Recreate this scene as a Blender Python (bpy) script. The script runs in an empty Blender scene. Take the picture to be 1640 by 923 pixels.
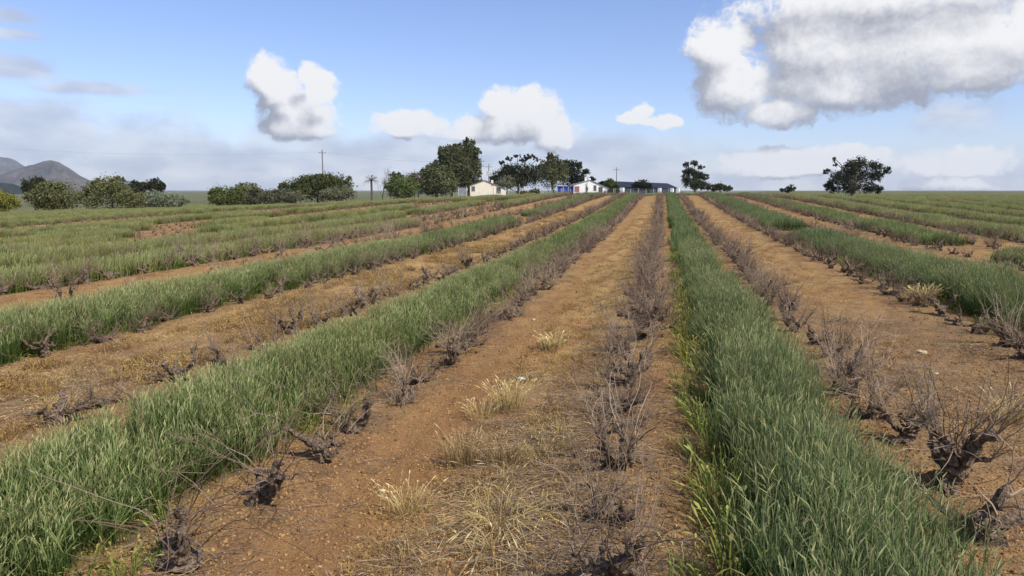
import bpy, math, random
import numpy as np
from mathutils import Vector

rng = np.random.default_rng(11)
random.seed(11)
SC = bpy.context.scene
COL = SC.collection
PI = math.pi

# ------------------------------------------------------------------ camera
CAM_H = 2.55
FPX = 1171.0                       # focal length in pixels of the 1640 wide photograph
PITCH = math.atan((461.5 - 305.0) / FPX)
YAW = math.radians(11.6)           # rows run along +Y, the camera looks a little to their left
cam_d = bpy.data.cameras.new('camera')
cam = bpy.data.objects.new('camera', cam_d)
COL.objects.link(cam)
cam_d.sensor_width = 36.0
cam_d.lens = FPX / 1640.0 * 36.0
cam_d.clip_start = 0.05
cam_d.clip_end = 90000.0
cam.location = (0, 0, CAM_H)
cam.rotation_euler = (PI / 2 - PITCH, 0, YAW)
SC.camera = cam
CF = np.array([-math.sin(YAW) * math.cos(PITCH), math.cos(YAW) * math.cos(PITCH), -math.sin(PITCH)])
CR = np.array([math.cos(YAW), math.sin(YAW), 0.0])
CU = np.cross(CR, CF)
FH = np.array([-math.sin(YAW), math.cos(YAW), 0.0])


def sight(px, py, dist):
    """World point seen at photograph pixel (px, py), at horizontal distance dist along the view."""
    d = CF + CR * (px - 820) / FPX - CU * (py - 461.5) / FPX
    return np.array([0, 0, CAM_H]) + d * (dist / float(d @ FH))


# ------------------------------------------------------------------ light
SUN_EL = math.radians(47)
BACK = math.radians(44)            # the sun stands to the right and behind the camera
sun_h = CR * math.cos(BACK) - FH * math.sin(BACK)
SUN_DIR = Vector((sun_h[0] * math.cos(SUN_EL), sun_h[1] * math.cos(SUN_EL), math.sin(SUN_EL)))
sun_d = bpy.data.lights.new('sun', 'SUN')
sun_d.energy = 5.0
sun_d.angle = math.radians(0.53)
sun_d.color = (1.0, 0.95, 0.88)
sun = bpy.data.objects.new('sun', sun_d)
COL.objects.link(sun)
sun.rotation_euler = SUN_DIR.to_track_quat('Z', 'Y').to_euler()
sun.location = (20, -20, 60)

SC.view_settings.view_transform = 'Standard'
SC.view_settings.look = 'None'
SC.view_settings.gamma = 1.0
SC.view_settings.exposure = 0.20
SC.cycles.max_bounces = 6
SC.cycles.diffuse_bounces = 3
SC.cycles.glossy_bounces = 2
SC.cycles.transmission_bounces = 3
SC.cycles.transparent_max_bounces = 8
SC.cycles.volume_bounces = 0
SC.cycles.use_denoising = True
SC.cycles.denoiser = 'OPENIMAGEDENOISE'
SC.cycles.denoising_input_passes = 'RGB_ALBEDO_NORMAL'

# ------------------------------------------------------------------ sky with clouds
# cloud lobes: azimuth and elevation in degrees, half width and half height in degrees
CUMULUS = [(-2.5, 5.40, 1.25, 0.55), (-1.7, 5.75, 0.85, 0.7), (0.25, 5.05, 1.15, 0.6), (-0.8, 5.1, 1.5, 0.35), (-29.0, 7.4, 2.2, 2.0), (-29.5, 8.5, 1.3, 1.2), (-26.7, 8.4, 0.95, 1.0), (-26.0, 7.2, 1.5, 1.5), (-27.22, 5.78, 2.93, 1.77), (-27.71, 4.56, 2.65, 1.07), (-19.46, 4.93, 3.1, 1.2), (-12.65, 6.6, 1.62, 1.55), (-10.17, 6.13, 2.77, 1.65), (-12.08, 4.74, 5.74, 1.3), (-8.48, 4.41, 2.1, 1.58), (3.63, 10.29, 2.73, 2.32), (4.83, 7.65, 3.28, 2.67), (8.36, 5.47, 3.38, 1.22), (11.22, 9.84, 5.21, 3.42), (16.61, 9.41, 6.97, 3.67), (21.79, 9.48, 3.95, 2.94), (14.91, 12.87, 10.47, 2.64), (11.76, 7.32, 6.01, 2.08), (19.91, 7.77, 4.49, 1.92), (8.1, 1.94, 5.13, 1.16), (12.23, 2.4, 3.63, 0.87), (19.46, 1.84, 3.9, 1.14), (19.03, 0.21, 2.87, 0.66)]
STRATUS = [(-44.12, 3.21, 11.3, 2.17), (-35.24, 2.19, 12.06, 1.73), (-45.35, 4.72, 5.3, 1.08), (-45.13, 7.68, 1.98, 0.91), (-44.89, 10.78, 1.64, 0.66), (-44.97, 9.67, 1.65, 0.45), (-40.0, 6.5, 4.06, 0.48), (-24.86, 2.33, 9.07, 1.84), (-14.49, 3.1, 10.45, 1.69), (-3.93, 2.37, 8.0, 1.87), (8.36, 0.9, 13.52, 1.52), (20.07, 0.61, 9.13, 1.38), (19.07, 4.88, 2.66, 1.28), (-27.95, 4.1, 3.53, 1.17), (-34.12, 0.22, 20.22, 1.15), (-7.73, 0.48, 18.61, 1.05)]
world = bpy.data.worlds.new('World')
SC.world = world
world.use_nodes = True
world.cycles.sampling_method = 'MANUAL'
world.cycles.sample_map_resolution = 512
wt = world.node_tree
wt.nodes.clear()


def wn(kind, **kw):
    n = wt.nodes.new(kind)
    for k, v in kw.items():
        setattr(n, k, v)
    return n


def wput(sock, v):
    if isinstance(v, bpy.types.NodeSocket):
        wt.links.new(v, sock)
    else:
        sock.default_value = v


def wmath(op, a, b=0.0, c=0.0, clamp=False):
    n = wn('ShaderNodeMath', operation=op, use_clamp=clamp)
    wput(n.inputs[0], a)
    wput(n.inputs[1], b)
    if op in ('MULTIPLY_ADD', 'SMOOTH_MAX', 'SMOOTH_MIN'):
        wput(n.inputs[2], c)
    return n.outputs[0]


def wvec(op, a, b=(0, 0, 0), c=(0, 0, 0)):
    n = wn('ShaderNodeVectorMath', operation=op)
    wput(n.inputs[0], a)
    wput(n.inputs[1], b)
    if op == 'MULTIPLY_ADD':
        wput(n.inputs[2], c)
    return n.outputs[1] if op in ('LENGTH', 'DOT_PRODUCT') else n.outputs[0]


def wnoise(v, scale, detail, rough, dist=0.0):
    n = wn('ShaderNodeTexNoise')
    n.noise_dimensions = '3D'
    wput(n.inputs['Vector'], v)
    n.inputs['Scale'].default_value = scale
    n.inputs['Detail'].default_value = detail
    n.inputs['Roughness'].default_value = rough
    n.inputs['Distortion'].default_value = dist
    return n


def wstep(x, lo, hi, a=0.0, b=1.0):
    n = wn('ShaderNodeMapRange', interpolation_type='SMOOTHSTEP')
    wput(n.inputs[0], x)
    n.inputs[1].default_value = lo
    n.inputs[2].default_value = hi
    n.inputs[3].default_value = a
    n.inputs[4].default_value = b
    return n.outputs[0]


def wmix(f, a, b):
    n = wn('ShaderNodeMix', data_type='RGBA')
    wput(n.inputs[0], f)
    wput(n.inputs[6], a)
    wput(n.inputs[7], b)
    return n.outputs[2]


sky = wn('ShaderNodeTexSky', sky_type='NISHITA')
sky.sun_disc = False
sky.sun_elevation = SUN_EL
sky.sun_rotation = math.atan2(SUN_DIR.x, SUN_DIR.y)
sky.altitude = 100
sky.air_density = 1.0
sky.dust_density = 0.3
sky.ozone_density = 3.5
tc = wn('ShaderNodeTexCoord')
sep = wn('ShaderNodeSeparateXYZ')
wt.links.new(tc.outputs['Generated'], sep.inputs[0])
az = wmath('MULTIPLY', wmath('ARCTAN2', sep.outputs[0], sep.outputs[1]), 180 / PI)
el = wmath('MULTIPLY', wmath('ARCSINE', sep.outputs[2]), 180 / PI)
cmb = wn('ShaderNodeCombineXYZ')
wput(cmb.inputs[0], az)
wput(cmb.inputs[1], el)
P0 = cmb.outputs[0]


def lobe_field(q, lobes, smooth, round_=True):
    acc = None
    for a, e, ra, re in lobes:
        v = wvec('MULTIPLY_ADD', q, (1 / ra, 1 / re, 0), (-a / ra, -e / re, 0))
        d = wmath('SUBTRACT', 1.1, wvec('DOT_PRODUCT', v, v) if round_ else wvec('LENGTH', v))
        acc = d if acc is None else wmath('SMOOTH_MAX', acc, d, smooth)
    return acc


def warp(p, scale, amt):
    off = wvec('SUBTRACT', wnoise(p, scale, 2, 0.5).outputs['Color'], (0.5, 0.5, 0.5))
    return wvec('MULTIPLY_ADD', off, (amt, amt * 0.7, 0), p)


def shifted(dx, dy):
    return wvec('ADD', P0, (dx, dy, 0))


# the same weather goes on round the rest of the sky: broken cumulus of the same size
vdir = tc.outputs['Generated']
around = wstep(wvec('DOT_PRODUCT', vdir, (math.sin(math.radians(-12)), math.cos(math.radians(-12)), 0.08)), 0.80, 0.70)
rest = wmath('MULTIPLY_ADD', wmath('SUBTRACT', wnoise(vdir, 5.0, 2, 0.5).outputs['Fac'], 0.57), 6.0, 0.0)
rest = wmath('MULTIPLY_ADD', wmath('SUBTRACT', around, 1.0), 9.0, rest)


def cumulus(p, rough_detail):
    q = warp(warp(p, 0.36, 1.0), 1.25, 0.75)
    raw = lobe_field(q, CUMULUS, 0.3)
    raw = wmath('MAXIMUM', raw, rest)
    n1 = wmath('SUBTRACT', wnoise(p, 0.42, 2, 0.5).outputs['Fac'], 0.5)
    D = wmath('MULTIPLY_ADD', n1, 1.4, wmath('MINIMUM', raw, 0.85))
    n2 = wmath('SUBTRACT', wnoise(q, 1.15, rough_detail, 0.5).outputs['Fac'], 0.5)
    D = wmath('MULTIPLY_ADD', n2, 1.25, D)
    n3 = wmath('SUBTRACT', wnoise(q, 3.4, rough_detail - 2, 0.5).outputs['Fac'], 0.5)
    return raw, wmath('MULTIPLY_ADD', n3, 0.55, D)


R0_, D0 = cumulus(P0, 5)
_, D1 = cumulus(shifted(0.38, 0.5), 3)
R2_ = wmath('MAXIMUM', lobe_field(warp(shifted(0.9, 2.0), 0.36, 1.0), CUMULUS, 0.35), rest)
qs = warp(P0, 0.18, 2.2)
S0 = wmath('MULTIPLY_ADD', wmath('SUBTRACT', wnoise(qs, 0.24, 5, 0.6).outputs['Fac'], 0.5), 1.9, lobe_field(qs, STRATUS, 0.4, False))
a_cu = wstep(D0, -0.10, 0.66)
a_st = wmath('MULTIPLY', wstep(S0, -0.25, 0.75), 0.82)
lit = wmath('MULTIPLY_ADD', wmath('SUBTRACT', D0, D1), 0.26, wmath('MULTIPLY', wmath('SUBTRACT', R0_, R2_), 0.80))
lit = wstep(lit, -0.48, 0.40)
lit_s = wnoise(wvec('MULTIPLY', qs, (0.5, 1.3, 1)), 0.35, 4, 0.55).outputs['Fac']
lit_s = wstep(lit_s, 0.36, 0.66)
K = 6.0
cu_col = wmix(lit, (0.345 * K, 0.365 * K, 0.44 * K, 1), (0.92 * K, 0.92 * K, 0.93 * K, 1))
st_col = wmix(lit_s, (0.49 * K, 0.545 * K, 0.69 * K, 1), (0.74 * K, 0.78 * K, 0.86 * K, 1))
tint = wn('ShaderNodeMix', data_type='RGBA', blend_type='MULTIPLY')
tint.inputs[0].default_value = 1.0
wt.links.new(sky.outputs[0], tint.inputs[6])
tint.inputs[7].default_value = (0.86, 0.82, 0.96, 1)
c1 = wmix(a_st, tint.outputs[2], st_col)
c2 = wmix(a_cu, c1, cu_col)
bg = wn('ShaderNodeBackground')
bg.inputs['Strength'].default_value = 0.15
wt.links.new(c2, bg.inputs['Color'])
wo = wn('ShaderNodeOutputWorld')
wt.links.new(bg.outputs[0], wo.inputs['Surface'])

# ------------------------------------------------------------------ terrain
def _hash(ix, iy, seed):
    n = (ix.astype(np.int64) * 374761393 + iy.astype(np.int64) * 668265263 + seed * 974711) & 0x7fffffff
    n = ((n ^ (n >> 13)) * 1274126177) & 0x7fffffff
    return ((n ^ (n >> 16)) & 0xffff) / 65535.0


def vnoise(x, y, seed=0):
    x = np.asarray(x, float)
    y = np.asarray(y, float)
    ix, iy = np.floor(x), np.floor(y)
    fx, fy = x - ix, y - iy
    fx = fx * fx * (3 - 2 * fx)
    fy = fy * fy * (3 - 2 * fy)
    a = _hash(ix, iy, seed)
    b = _hash(ix + 1, iy, seed)
    c = _hash(ix, iy + 1, seed)
    d = _hash(ix + 1, iy + 1, seed)
    return (a * (1 - fx) + b * fx) * (1 - fy) + (c * (1 - fx) + d * fx) * fy


def fbm(x, y, octv=4, seed=0, gain=0.5):
    s, a, t = 0.0, 1.0, 0.0
    for o in range(octv):
        s = s + a * vnoise(x * 2 ** o + 17.3 * o, y * 2 ** o - 9.1 * o, seed + o)
        t += a
        a *= gain
    return s / t - 0.5


_ky = [-4000, -50, 0, 8, 20, 30, 45, 60, 80, 100, 120, 135, 160, 200, 300, 450, 700, 40000]
_kz = [-3, 0, 0, -.05, -.1, -.05, .1, .36, .82, 1.28, 1.62, 1.72, 1.6, 1.15, -.8, -5, -8, -8]
_ty = np.arange(-400, 1000, 1.0)
_tz = np.interp(_ty, _ky, _kz)
_ke = np.hanning(19)
_tz = np.convolve(np.pad(_tz, 9, mode='edge'), _ke / _ke.sum(), mode='valid')
ROW0, PITCH_R = -0.35, 3.0


def row_x(k):
    return ROW0 + PITCH_R * k


def sstep(x, a, b):
    t = np.clip((x - a) / (b - a), 0, 1)
    return t * t * (3 - 2 * t)


def ground_z(x, y):
    x = np.asarray(x, float)
    y = np.asarray(y, float)
    z = np.interp(y, _ty, _tz)
    zr_ = np.where(y > 120, np.interp(y, [120, 140, 220, 600, 3000, 9000], [1.6, 1.66, 1.5, 1.1, 0.6, -6]), z)
    z = z + (zr_ - z) * sstep(x - 0.12 * np.maximum(0, y - 150), 2, 40)
    z = z - 0.022 * np.clip(x - 8, 0, 48) - 0.030 * np.maximum(0, -x - 14) + 0.02 * sstep(x, 3.5, 9)
    z = np.where(z > -7, z, -7 - (1 - np.exp((z + 7) / 2)) * 1.2)
    z = z - 0.17 * np.exp(-((x + 3.4) / 1.3) ** 2) + 0.16 * np.exp(-((x + 14.6) / 1.7) ** 2)
    z = z - 0.75 * np.exp(-((x + 72) / 30) ** 2 - ((y - 138) / 36) ** 2)
    r = np.hypot(x, y)
    near = 1 - sstep(r, 60, 140)
    z = z + near * (0.10 * fbm(x * 0.35, y * 0.35, 3, 3) + 0.07 * fbm(x * 1.7, y * 1.7, 4, 7, 0.55))
    ph = (x - ROW0) / PITCH_R * 2 * PI
    z = z + near * 0.035 * np.cos(ph)
    # two wheel ruts of the sandy track
    for c in (-2.75, -1.35):
        z = z - near * 0.035 * np.exp(-((x - c - 0.08 * np.sin(y * 0.35)) / 0.22) ** 2)
    fine = 1 - sstep(r, 12, 35)
    z = z + fine * (0.065 * fbm(x * 6.0, y * 6.0, 4, 31, 0.7))
    z = z + sstep(r, 200, 900) * 1.5 * fbm(x * 0.004, y * 0.004, 3, 5)
    return z


def row_end(x):
    return 128 + np.maximum(0, -np.asarray(x) - 30) * 0.5


ROW_MIN, ROW_MAX = -35, 22

# ------------------------------------------------------------------ mesh helpers
class Geo:
    def __init__(self):
        self.v, self.f, self.t, self.n = [], [], [], 0

    def add(self, verts, faces, tone=0.0):
        verts = np.asarray(verts, float)
        self.v.append(verts)
        self.f.extend([tuple(i + self.n for i in fc) for fc in faces])
        self.t.append(np.broadcast_to(np.asarray(tone, float), (len(verts),)))
        self.n += len(verts)

    def tube(self, pts, rad, sides=6, tone=0.0, knob=0.0, seed=0, cap=True):
        pts = np.asarray(pts, float)
        n = len(pts)
        rad = np.broadcast_to(np.asarray(rad, float), (n,))
        tan = np.gradient(pts, axis=0)
        tan /= np.linalg.norm(tan, axis=1)[:, None] + 1e-9
        ref = np.array([0.31, 0.95, 0.1])
        if abs(tan[0] @ ref) > 0.9:
            ref = np.array([0.9, 0.1, 0.4])
        rr = np.random.default_rng(seed)
        vs = []
        ang = np.arange(sides) * 2 * PI / sides
        for i in range(n):
            u = np.cross(tan[i], ref)
            u /= np.linalg.norm(u) + 1e-9
            w = np.cross(tan[i], u)
            r = rad[i] * (1 + knob * rr.uniform(-1, 1, sides)) if knob else np.full(sides, rad[i])
            vs.append(pts[i] + (np.cos(ang) * r)[:, None] * u + (np.sin(ang) * r)[:, None] * w)
        vs = np.concatenate(vs)
        fs = []
        for i in range(n - 1):
            for j in range(sides):
                k = (j + 1) % sides
                fs.append((i * sides + j, i * sides + k, (i + 1) * sides + k, (i + 1) * sides + j))
        if cap:
            fs.append(tuple((n - 1) * sides + j for j in range(sides)))
            fs.append(tuple(reversed(range(sides))))
        tn = np.repeat(np.broadcast_to(np.asarray(tone, float), (n,)), sides)
        self.add(vs, fs, tn)

    def box(self, a, b, tone=0.0):
        x0, y0, z0 = a
        x1, y1, z1 = b
        v = [(x0, y0, z0), (x1, y0, z0), (x1, y1, z0), (x0, y1, z0), (x0, y0, z1), (x1, y0, z1), (x1, y1, z1), (x0, y1, z1)]
        self.add(v, [(3, 2, 1, 0), (4, 5, 6, 7), (0, 1, 5, 4), (1, 2, 6, 5), (2, 3, 7, 6), (3, 0, 4, 7)], tone)

    def prism(self, outline, y0, y1):
        """outline in (x, z), extruded along y"""
        n = len(outline)
        v = [(x, y0, z) for x, z in outline] + [(x, y1, z) for x, z in outline]
        f = [tuple(range(n)), tuple(reversed(range(n, 2 * n)))]
        f += [(i, i + n, (i + 1) % n + n, (i + 1) % n) for i in range(n)]
        self.add(v, f)

    def ribbon(self, pts, width, side, tone=0.0):
        pts = np.asarray(pts, float)
        n = len(pts)
        w = np.broadcast_to(np.asarray(width, float), (n,))[:, None]
        side = np.asarray(side, float)
        v = np.empty((2 * n, 3))
        v[0::2] = pts - side * w * 0.5
        v[1::2] = pts + side * w * 0.5
        f = [(2 * i, 2 * i + 1, 2 * i + 3, 2 * i + 2) for i in range(n - 1)]
        self.add(v, f, np.repeat(np.broadcast_to(np.asarray(tone, float), (n,)), 2))

    def mesh(self, name, mat, smooth=False):
        me = bpy.data.meshes.new(name)
        v = np.concatenate(self.v)
        me.from_pydata(v.tolist(), [], self.f)
        at = me.attributes.new('tone', 'FLOAT', 'POINT')
        at.data.foreach_set('value', np.concatenate(self.t).astype(np.float32))
        if mat:
            me.materials.append(mat)
        if smooth:
            me.polygons.foreach_set('use_smooth', [True] * len(me.polygons))
        return me

    def obj(self, name, mat, parent=None, smooth=False):
        return link(name, self.mesh(name, mat, smooth), parent)


def link(name, me, parent=None):
    o = bpy.data.objects.new(name, me)
    COL.objects.link(o)
    if parent:
        o.parent = parent
    return o


def empty(name, loc, rz=0.0):
    o = bpy.data.objects.new(name, None)
    o.empty_display_size = 0.2
    COL.objects.link(o)
    o.location = tuple(float(c) for c in loc)
    o.rotation_euler = (0, 0, rz)
    return o


def tag(o, label=None, cat=None, group=None, kind=None):
    if label:
        o['label'] = label
    if cat:
        o['category'] = cat
    if group:
        o['group'] = group
    if kind:
        o['kind'] = kind
    return o


def quads_mesh(name, verts, tone, mat):
    """verts (n, 4, 3) -> mesh of n loose quads"""
    n = len(verts)
    me = bpy.data.meshes.new(name)
    me.vertices.add(4 * n)
    me.vertices.foreach_set('co', verts.reshape(-1).astype(np.float32))
    me.loops.add(4 * n)
    me.loops.foreach_set('vertex_index', np.arange(4 * n, dtype=np.int32))
    me.polygons.add(n)
    me.polygons.foreach_set('loop_start', np.arange(0, 4 * n, 4, dtype=np.int32))
    at = me.attributes.new('tone', 'FLOAT', 'POINT')
    at.data.foreach_set('value', np.repeat(tone, 4).astype(np.float32))
    me.materials.append(mat)
    me.update(calc_edges=True)
    me.validate()
    return me


# ------------------------------------------------------------------ materials
def new_mat(name):
    m = bpy.data.materials.new(name)
    m.use_nodes = True
    m.node_tree.nodes.clear()
    return m, m.node_tree


def nd(t, kind, ins=None, **kw):
    n = t.nodes.new(kind)
    for k, v in kw.items():
        setattr(n, k, v)
    for k, v in (ins or {}).items():
        if isinstance(v, bpy.types.NodeSocket):
            t.links.new(v, n.inputs[k])
        else:
            n.inputs[k].default_value = v
    return n


def rgb(c):
    return (c[0], c[1], c[2], 1.0)


def mixc(t, f, a, b):
    n = nd(t, 'ShaderNodeMix', data_type='RGBA')
    for i, v in ((0, f), (6, a), (7, b)):
        if isinstance(v, bpy.types.NodeSocket):
            t.links.new(v, n.inputs[i])
        else:
            n.inputs[i].default_value = v if i == 0 else rgb(v)
    return n.outputs[2]


def mrange(t, x, a, b, c=0.0, d=1.0):
    n = nd(t, 'ShaderNodeMapRange', interpolation_type='SMOOTHSTEP')
    t.links.new(x, n.inputs[0])
    for i, v in enumerate((a, b, c, d)):
        n.inputs[i + 1].default_value = v
    return n.outputs[0]


def tnoise(t, vec, scale, detail=4, rough=0.55):
    n = nd(t, 'ShaderNodeTexNoise', {'Scale': scale, 'Detail': detail, 'Roughness': rough})
    t.links.new(vec, n.inputs['Vector'])
    return n.outputs['Fac']


def leaf_mat(name, c0, c1, c_alt, scale=0.8, trans=0.3, alt=(0.45, 0.75), cm=None):
    """c0 -> c1 along the plant's own tone, drifting to c_alt in patches"""
    m, t = new_mat(name)
    tone = nd(t, 'ShaderNodeAttribute', attribute_name='tone').outputs['Fac']
    pos = nd(t, 'ShaderNodeNewGeometry').outputs['Position']
    oi = nd(t, 'ShaderNodeObjectInfo').outputs['Random']
    if cm:
        base = mixc(t, mrange(t, tone, 0.0, 0.5), c0, cm)
        base = mixc(t, mrange(t, tone, 0.55, 1.0), base, c1)
    else:
        base = mixc(t, tone, c0, c1)
    nz = tnoise(t, pos, scale, 3)
    base = mixc(t, mrange(t, nz, alt[0], alt[1], 0.0, 0.65), base, c_alt)
    hs = nd(t, 'ShaderNodeHueSaturation', {'Color': base, 'Value': mrange(t, oi, 0, 1, 0.75, 1.25), 'Hue': mrange(t, oi, 0, 1, 0.492, 0.508)})
    df = nd(t, 'ShaderNodeBsdfDiffuse', {'Color': hs.outputs[0]})
    tr = nd(t, 'ShaderNodeBsdfTranslucent', {'Color': hs.outputs[0]})
    mx = nd(t, 'ShaderNodeMixShader', {0: trans, 1: df.outputs[0], 2: tr.outputs[0]})
    out = nd(t, 'ShaderNodeOutputMaterial')
    t.links.new(mx.outputs[0], out.inputs[0])
    return m


def rough_mat(name, c0, c1, scale=4.0, rough=0.85, bump=0.0, detail=5, spec=0.2, bscale=None, coord='Object'):
    m, t = new_mat(name)
    vec = nd(t, 'ShaderNodeTexCoord').outputs['Object'] if coord == 'Object' else nd(t, 'ShaderNodeNewGeometry').outputs['Position']
    nz = tnoise(t, vec, scale, detail, 0.6)
    colr = mixc(t, mrange(t, nz, 0.3, 0.7), c0, c1)
    p = nd(t, 'ShaderNodeBsdfPrincipled', {'Base Color': colr, 'Roughness': rough, 'Specular IOR Level': spec})
    if bump:
        b = nd(t, 'ShaderNodeBump', {'Height': tnoise(t, vec, bscale or scale * 4, 4), 'Strength': bump, 'Distance': 0.02})
        t.links.new(b.outputs[0], p.inputs['Normal'])
    out = nd(t, 'ShaderNodeOutputMaterial')
    t.links.new(p.outputs[0], out.inputs[0])
    return m


M_RYE = leaf_mat('rye', (0.052, 0.092, 0.017), (0.46, 0.44, 0.21), (0.20, 0.195, 0.060), 0.35, 0.4, (0.48, 0.8), (0.190, 0.238, 0.082))
M_RYE_BLUE = leaf_mat('rye_blue_green', (0.044, 0.082, 0.018), (0.43, 0.42, 0.20), (0.145, 0.165, 0.050), 0.5, 0.4, (0.5, 0.8), (0.170, 0.218, 0.088))
M_RYE_RIPE = leaf_mat('rye_ripening', (0.100, 0.140, 0.030), (0.56, 0.50, 0.26), (0.34, 0.30, 0.11), 0.2, 0.4, (0.42, 0.72), (0.265, 0.285, 0.105))
M_WEED = leaf_mat('green_weed', (0.11, 0.19, 0.035), (0.34, 0.34, 0.10), (0.40, 0.30, 0.08), 1.2, 0.3)
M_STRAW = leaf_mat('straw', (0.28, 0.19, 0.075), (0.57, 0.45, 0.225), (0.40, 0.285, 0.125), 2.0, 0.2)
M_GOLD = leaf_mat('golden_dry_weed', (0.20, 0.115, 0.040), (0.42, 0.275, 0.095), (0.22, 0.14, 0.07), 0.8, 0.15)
M_LITTER = leaf_mat('grey_straw_litter', (0.16, 0.110, 0.070), (0.37, 0.275, 0.180), (0.24, 0.155, 0.085), 3.0, 0.05)
M_BARK = rough_mat('vine_bark', (0.052, 0.037, 0.025), (0.26, 0.190, 0.132), 45.0, 0.95, 1.0, 6, 0.05, 95)
M_CANE = leaf_mat('vine_cane', (0.14, 0.098, 0.066), (0.32, 0.245, 0.18), (0.20, 0.13, 0.08), 2.0, 0.0)


def ground_mat():
    m, t = new_mat('vineyard_soil')
    pos = nd(t, 'ShaderNodeNewGeometry').outputs['Position']
    A = lambda n: nd(t, 'ShaderNodeAttribute', attribute_name=n).outputs['Fac']
    litter, gold, track, crop, past = A('litter'), A('gold'), A('track'), A('crop'), A('pasture')
    n1 = tnoise(t, pos, 0.45, 5)
    n2 = tnoise(t, pos, 3.2, 6, 0.65)
    n3 = tnoise(t, pos, 26.0, 5, 0.7)
    soil = mixc(t, mrange(t, n1, 0.40, 0.60), (0.225, 0.117, 0.046), (0.335, 0.184, 0.074))
    soil = mixc(t, mrange(t, n2, 0.46, 0.62, 0, 0.85), soil, (0.125, 0.066, 0.031))
    soil = mixc(t, mrange(t, n3, 0.50, 0.70, 0, 0.7), soil, (0.35, 0.215, 0.092))
    soil = mixc(t, mrange(t, n3, 0.48, 0.34, 0, 0.85), soil, (0.085, 0.042, 0.021))
    soil = mixc(t, nd(t, 'ShaderNodeMath', {0: track, 1: 0.65}, operation='MULTIPLY').outputs[0], soil, mixc(t, mrange(t, n2, 0.35, 0.65), (0.245, 0.122, 0.050), (0.310, 0.165, 0.070)))
    vor = nd(t, 'ShaderNodeTexVoronoi', {'Scale': 34.0})
    t.links.new(pos, vor.inputs['Vector'])
    vc = nd(t, 'ShaderNodeSeparateColor', {0: vor.outputs['Color']})
    peb = nd(t, 'ShaderNodeMath', {0: mrange(t, vor.outputs['Distance'], 0.42, 0.30), 1: mrange(t, vc.outputs[0], 0.62, 0.66)}, operation='MULTIPLY').outputs[0]
    soil = mixc(t, peb, soil, mixc(t, vc.outputs[1], (0.25, 0.12, 0.045), (0.46, 0.29, 0.12)))
    # gold weeds and grey litter lie in patches
    stretch = nd(t, 'ShaderNodeMapping', {'Scale': (1.0, 0.35, 1.0)})
    t.links.new(pos, stretch.inputs[0])
    ng = tnoise(t, stretch.outputs[0], 1.6, 7, 0.7)
    gm = nd(t, 'ShaderNodeMath', {0: gold, 1: mrange(t, ng, 0.38, 0.62)}, operation='MULTIPLY').outputs[0]
    soil = mixc(t, gm, soil, mixc(t, mrange(t, n3, 0.35, 0.65), (0.28, 0.175, 0.064), (0.48, 0.33, 0.130)))
    nl = tnoise(t, pos, 14.0, 6, 0.75)
    lm = nd(t, 'ShaderNodeMath', {0: litter, 1: mrange(t, nl, 0.36, 0.56)}, operation='MULTIPLY').outputs[0]
    soil = mixc(t, lm, soil, mixc(t, mrange(t, n3, 0.35, 0.65), (0.115, 0.072, 0.042), (0.24, 0.165, 0.100)))
    soil = mixc(t, nd(t, 'ShaderNodeMath', {0: crop, 1: mrange(t, n2, 0.3, 0.6, 0.3, 0.85)}, operation='MULTIPLY').outputs[0], soil, (0.14, 0.115, 0.045))
    np_ = tnoise(t, pos, 0.02, 6, 0.6)
    pc = mixc(t, mrange(t, np_, 0.4, 0.6), (0.085, 0.105, 0.040), (0.17, 0.145, 0.065))
    pc = mixc(t, mrange(t, n2, 0.35, 0.65, 0, 0.4), pc, (0.06, 0.075, 0.03))
    soil = mixc(t, past, soil, pc)
    p = nd(t, 'ShaderNodeBsdfPrincipled', {'Base Color': soil, 'Roughness': 0.95, 'Specular IOR Level': 0.1})
    hsum = nd(t, 'ShaderNodeMath', {0: n3, 1: 0.6, 2: nd(t, 'ShaderNodeMath', {0: peb, 1: 0.35}, operation='MULTIPLY').outputs[0]}, operation='MULTIPLY_ADD').outputs[0]
    hsum = nd(t, 'ShaderNodeMath', {0: nl, 1: 0.5, 2: hsum}, operation='MULTIPLY_ADD').outputs[0]
    b = nd(t, 'ShaderNodeBump', {'Height': hsum, 'Strength': 1.0, 'Distance': 0.04})
    t.links.new(b.outputs[0], p.inputs['Normal'])
    out = nd(t, 'ShaderNodeOutputMaterial')
    t.links.new(p.outputs[0], out.inputs[0])
    return m


# ------------------------------------------------------------------ where things grow
def strip_alive(k, x, y):
    """how well the rye of alley (k, k+1) has come up, 0..1"""
    x = np.asarray(x, float)
    y = np.asarray(y, float)
    a = np.ones_like(y)
    if k == 2:
        a = np.where((y > 41) & (y < 46.5), 0.0, a)
    if k == 4:
        a = np.where((y > 31) & (y < 38.5), 0.0, a)
        a = np.where(y > 75, 0.7, a)
    if k == 0:
        a = np.where(y > 44, 0.85, a)
    if k <= -6:
        n = fbm(x * 0.10 + 3 * k, y * 0.055, 3, 90)
        lim = np.where(y > 34, 0.0, -0.36)
        a = np.where((n < lim) & (x > -60) & (y < 105), 0.0, a)
    if k == -4:
        a = np.where(y > 50, np.where(fbm(y * 0.07, y * 0, 3, 55) < -0.06, 0.0, 1.0), a)
    return a


def strip_range(k):
    if k == 0:
        return 0.68, 1.62
    if k == -2:
        return -5.4, -3.98
    if k == 2:
        return 6.45, 8.25
    if k == -4:
        return -11.55, -9.60
    c = row_x(k) + PITCH_R / 2
    w = 0.95 if abs(k) < 6 else 1.2
    return c - w, c + w


STRIPS = [k for k in range(ROW_MIN, ROW_MAX) if k % 2 == 0]

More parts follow.
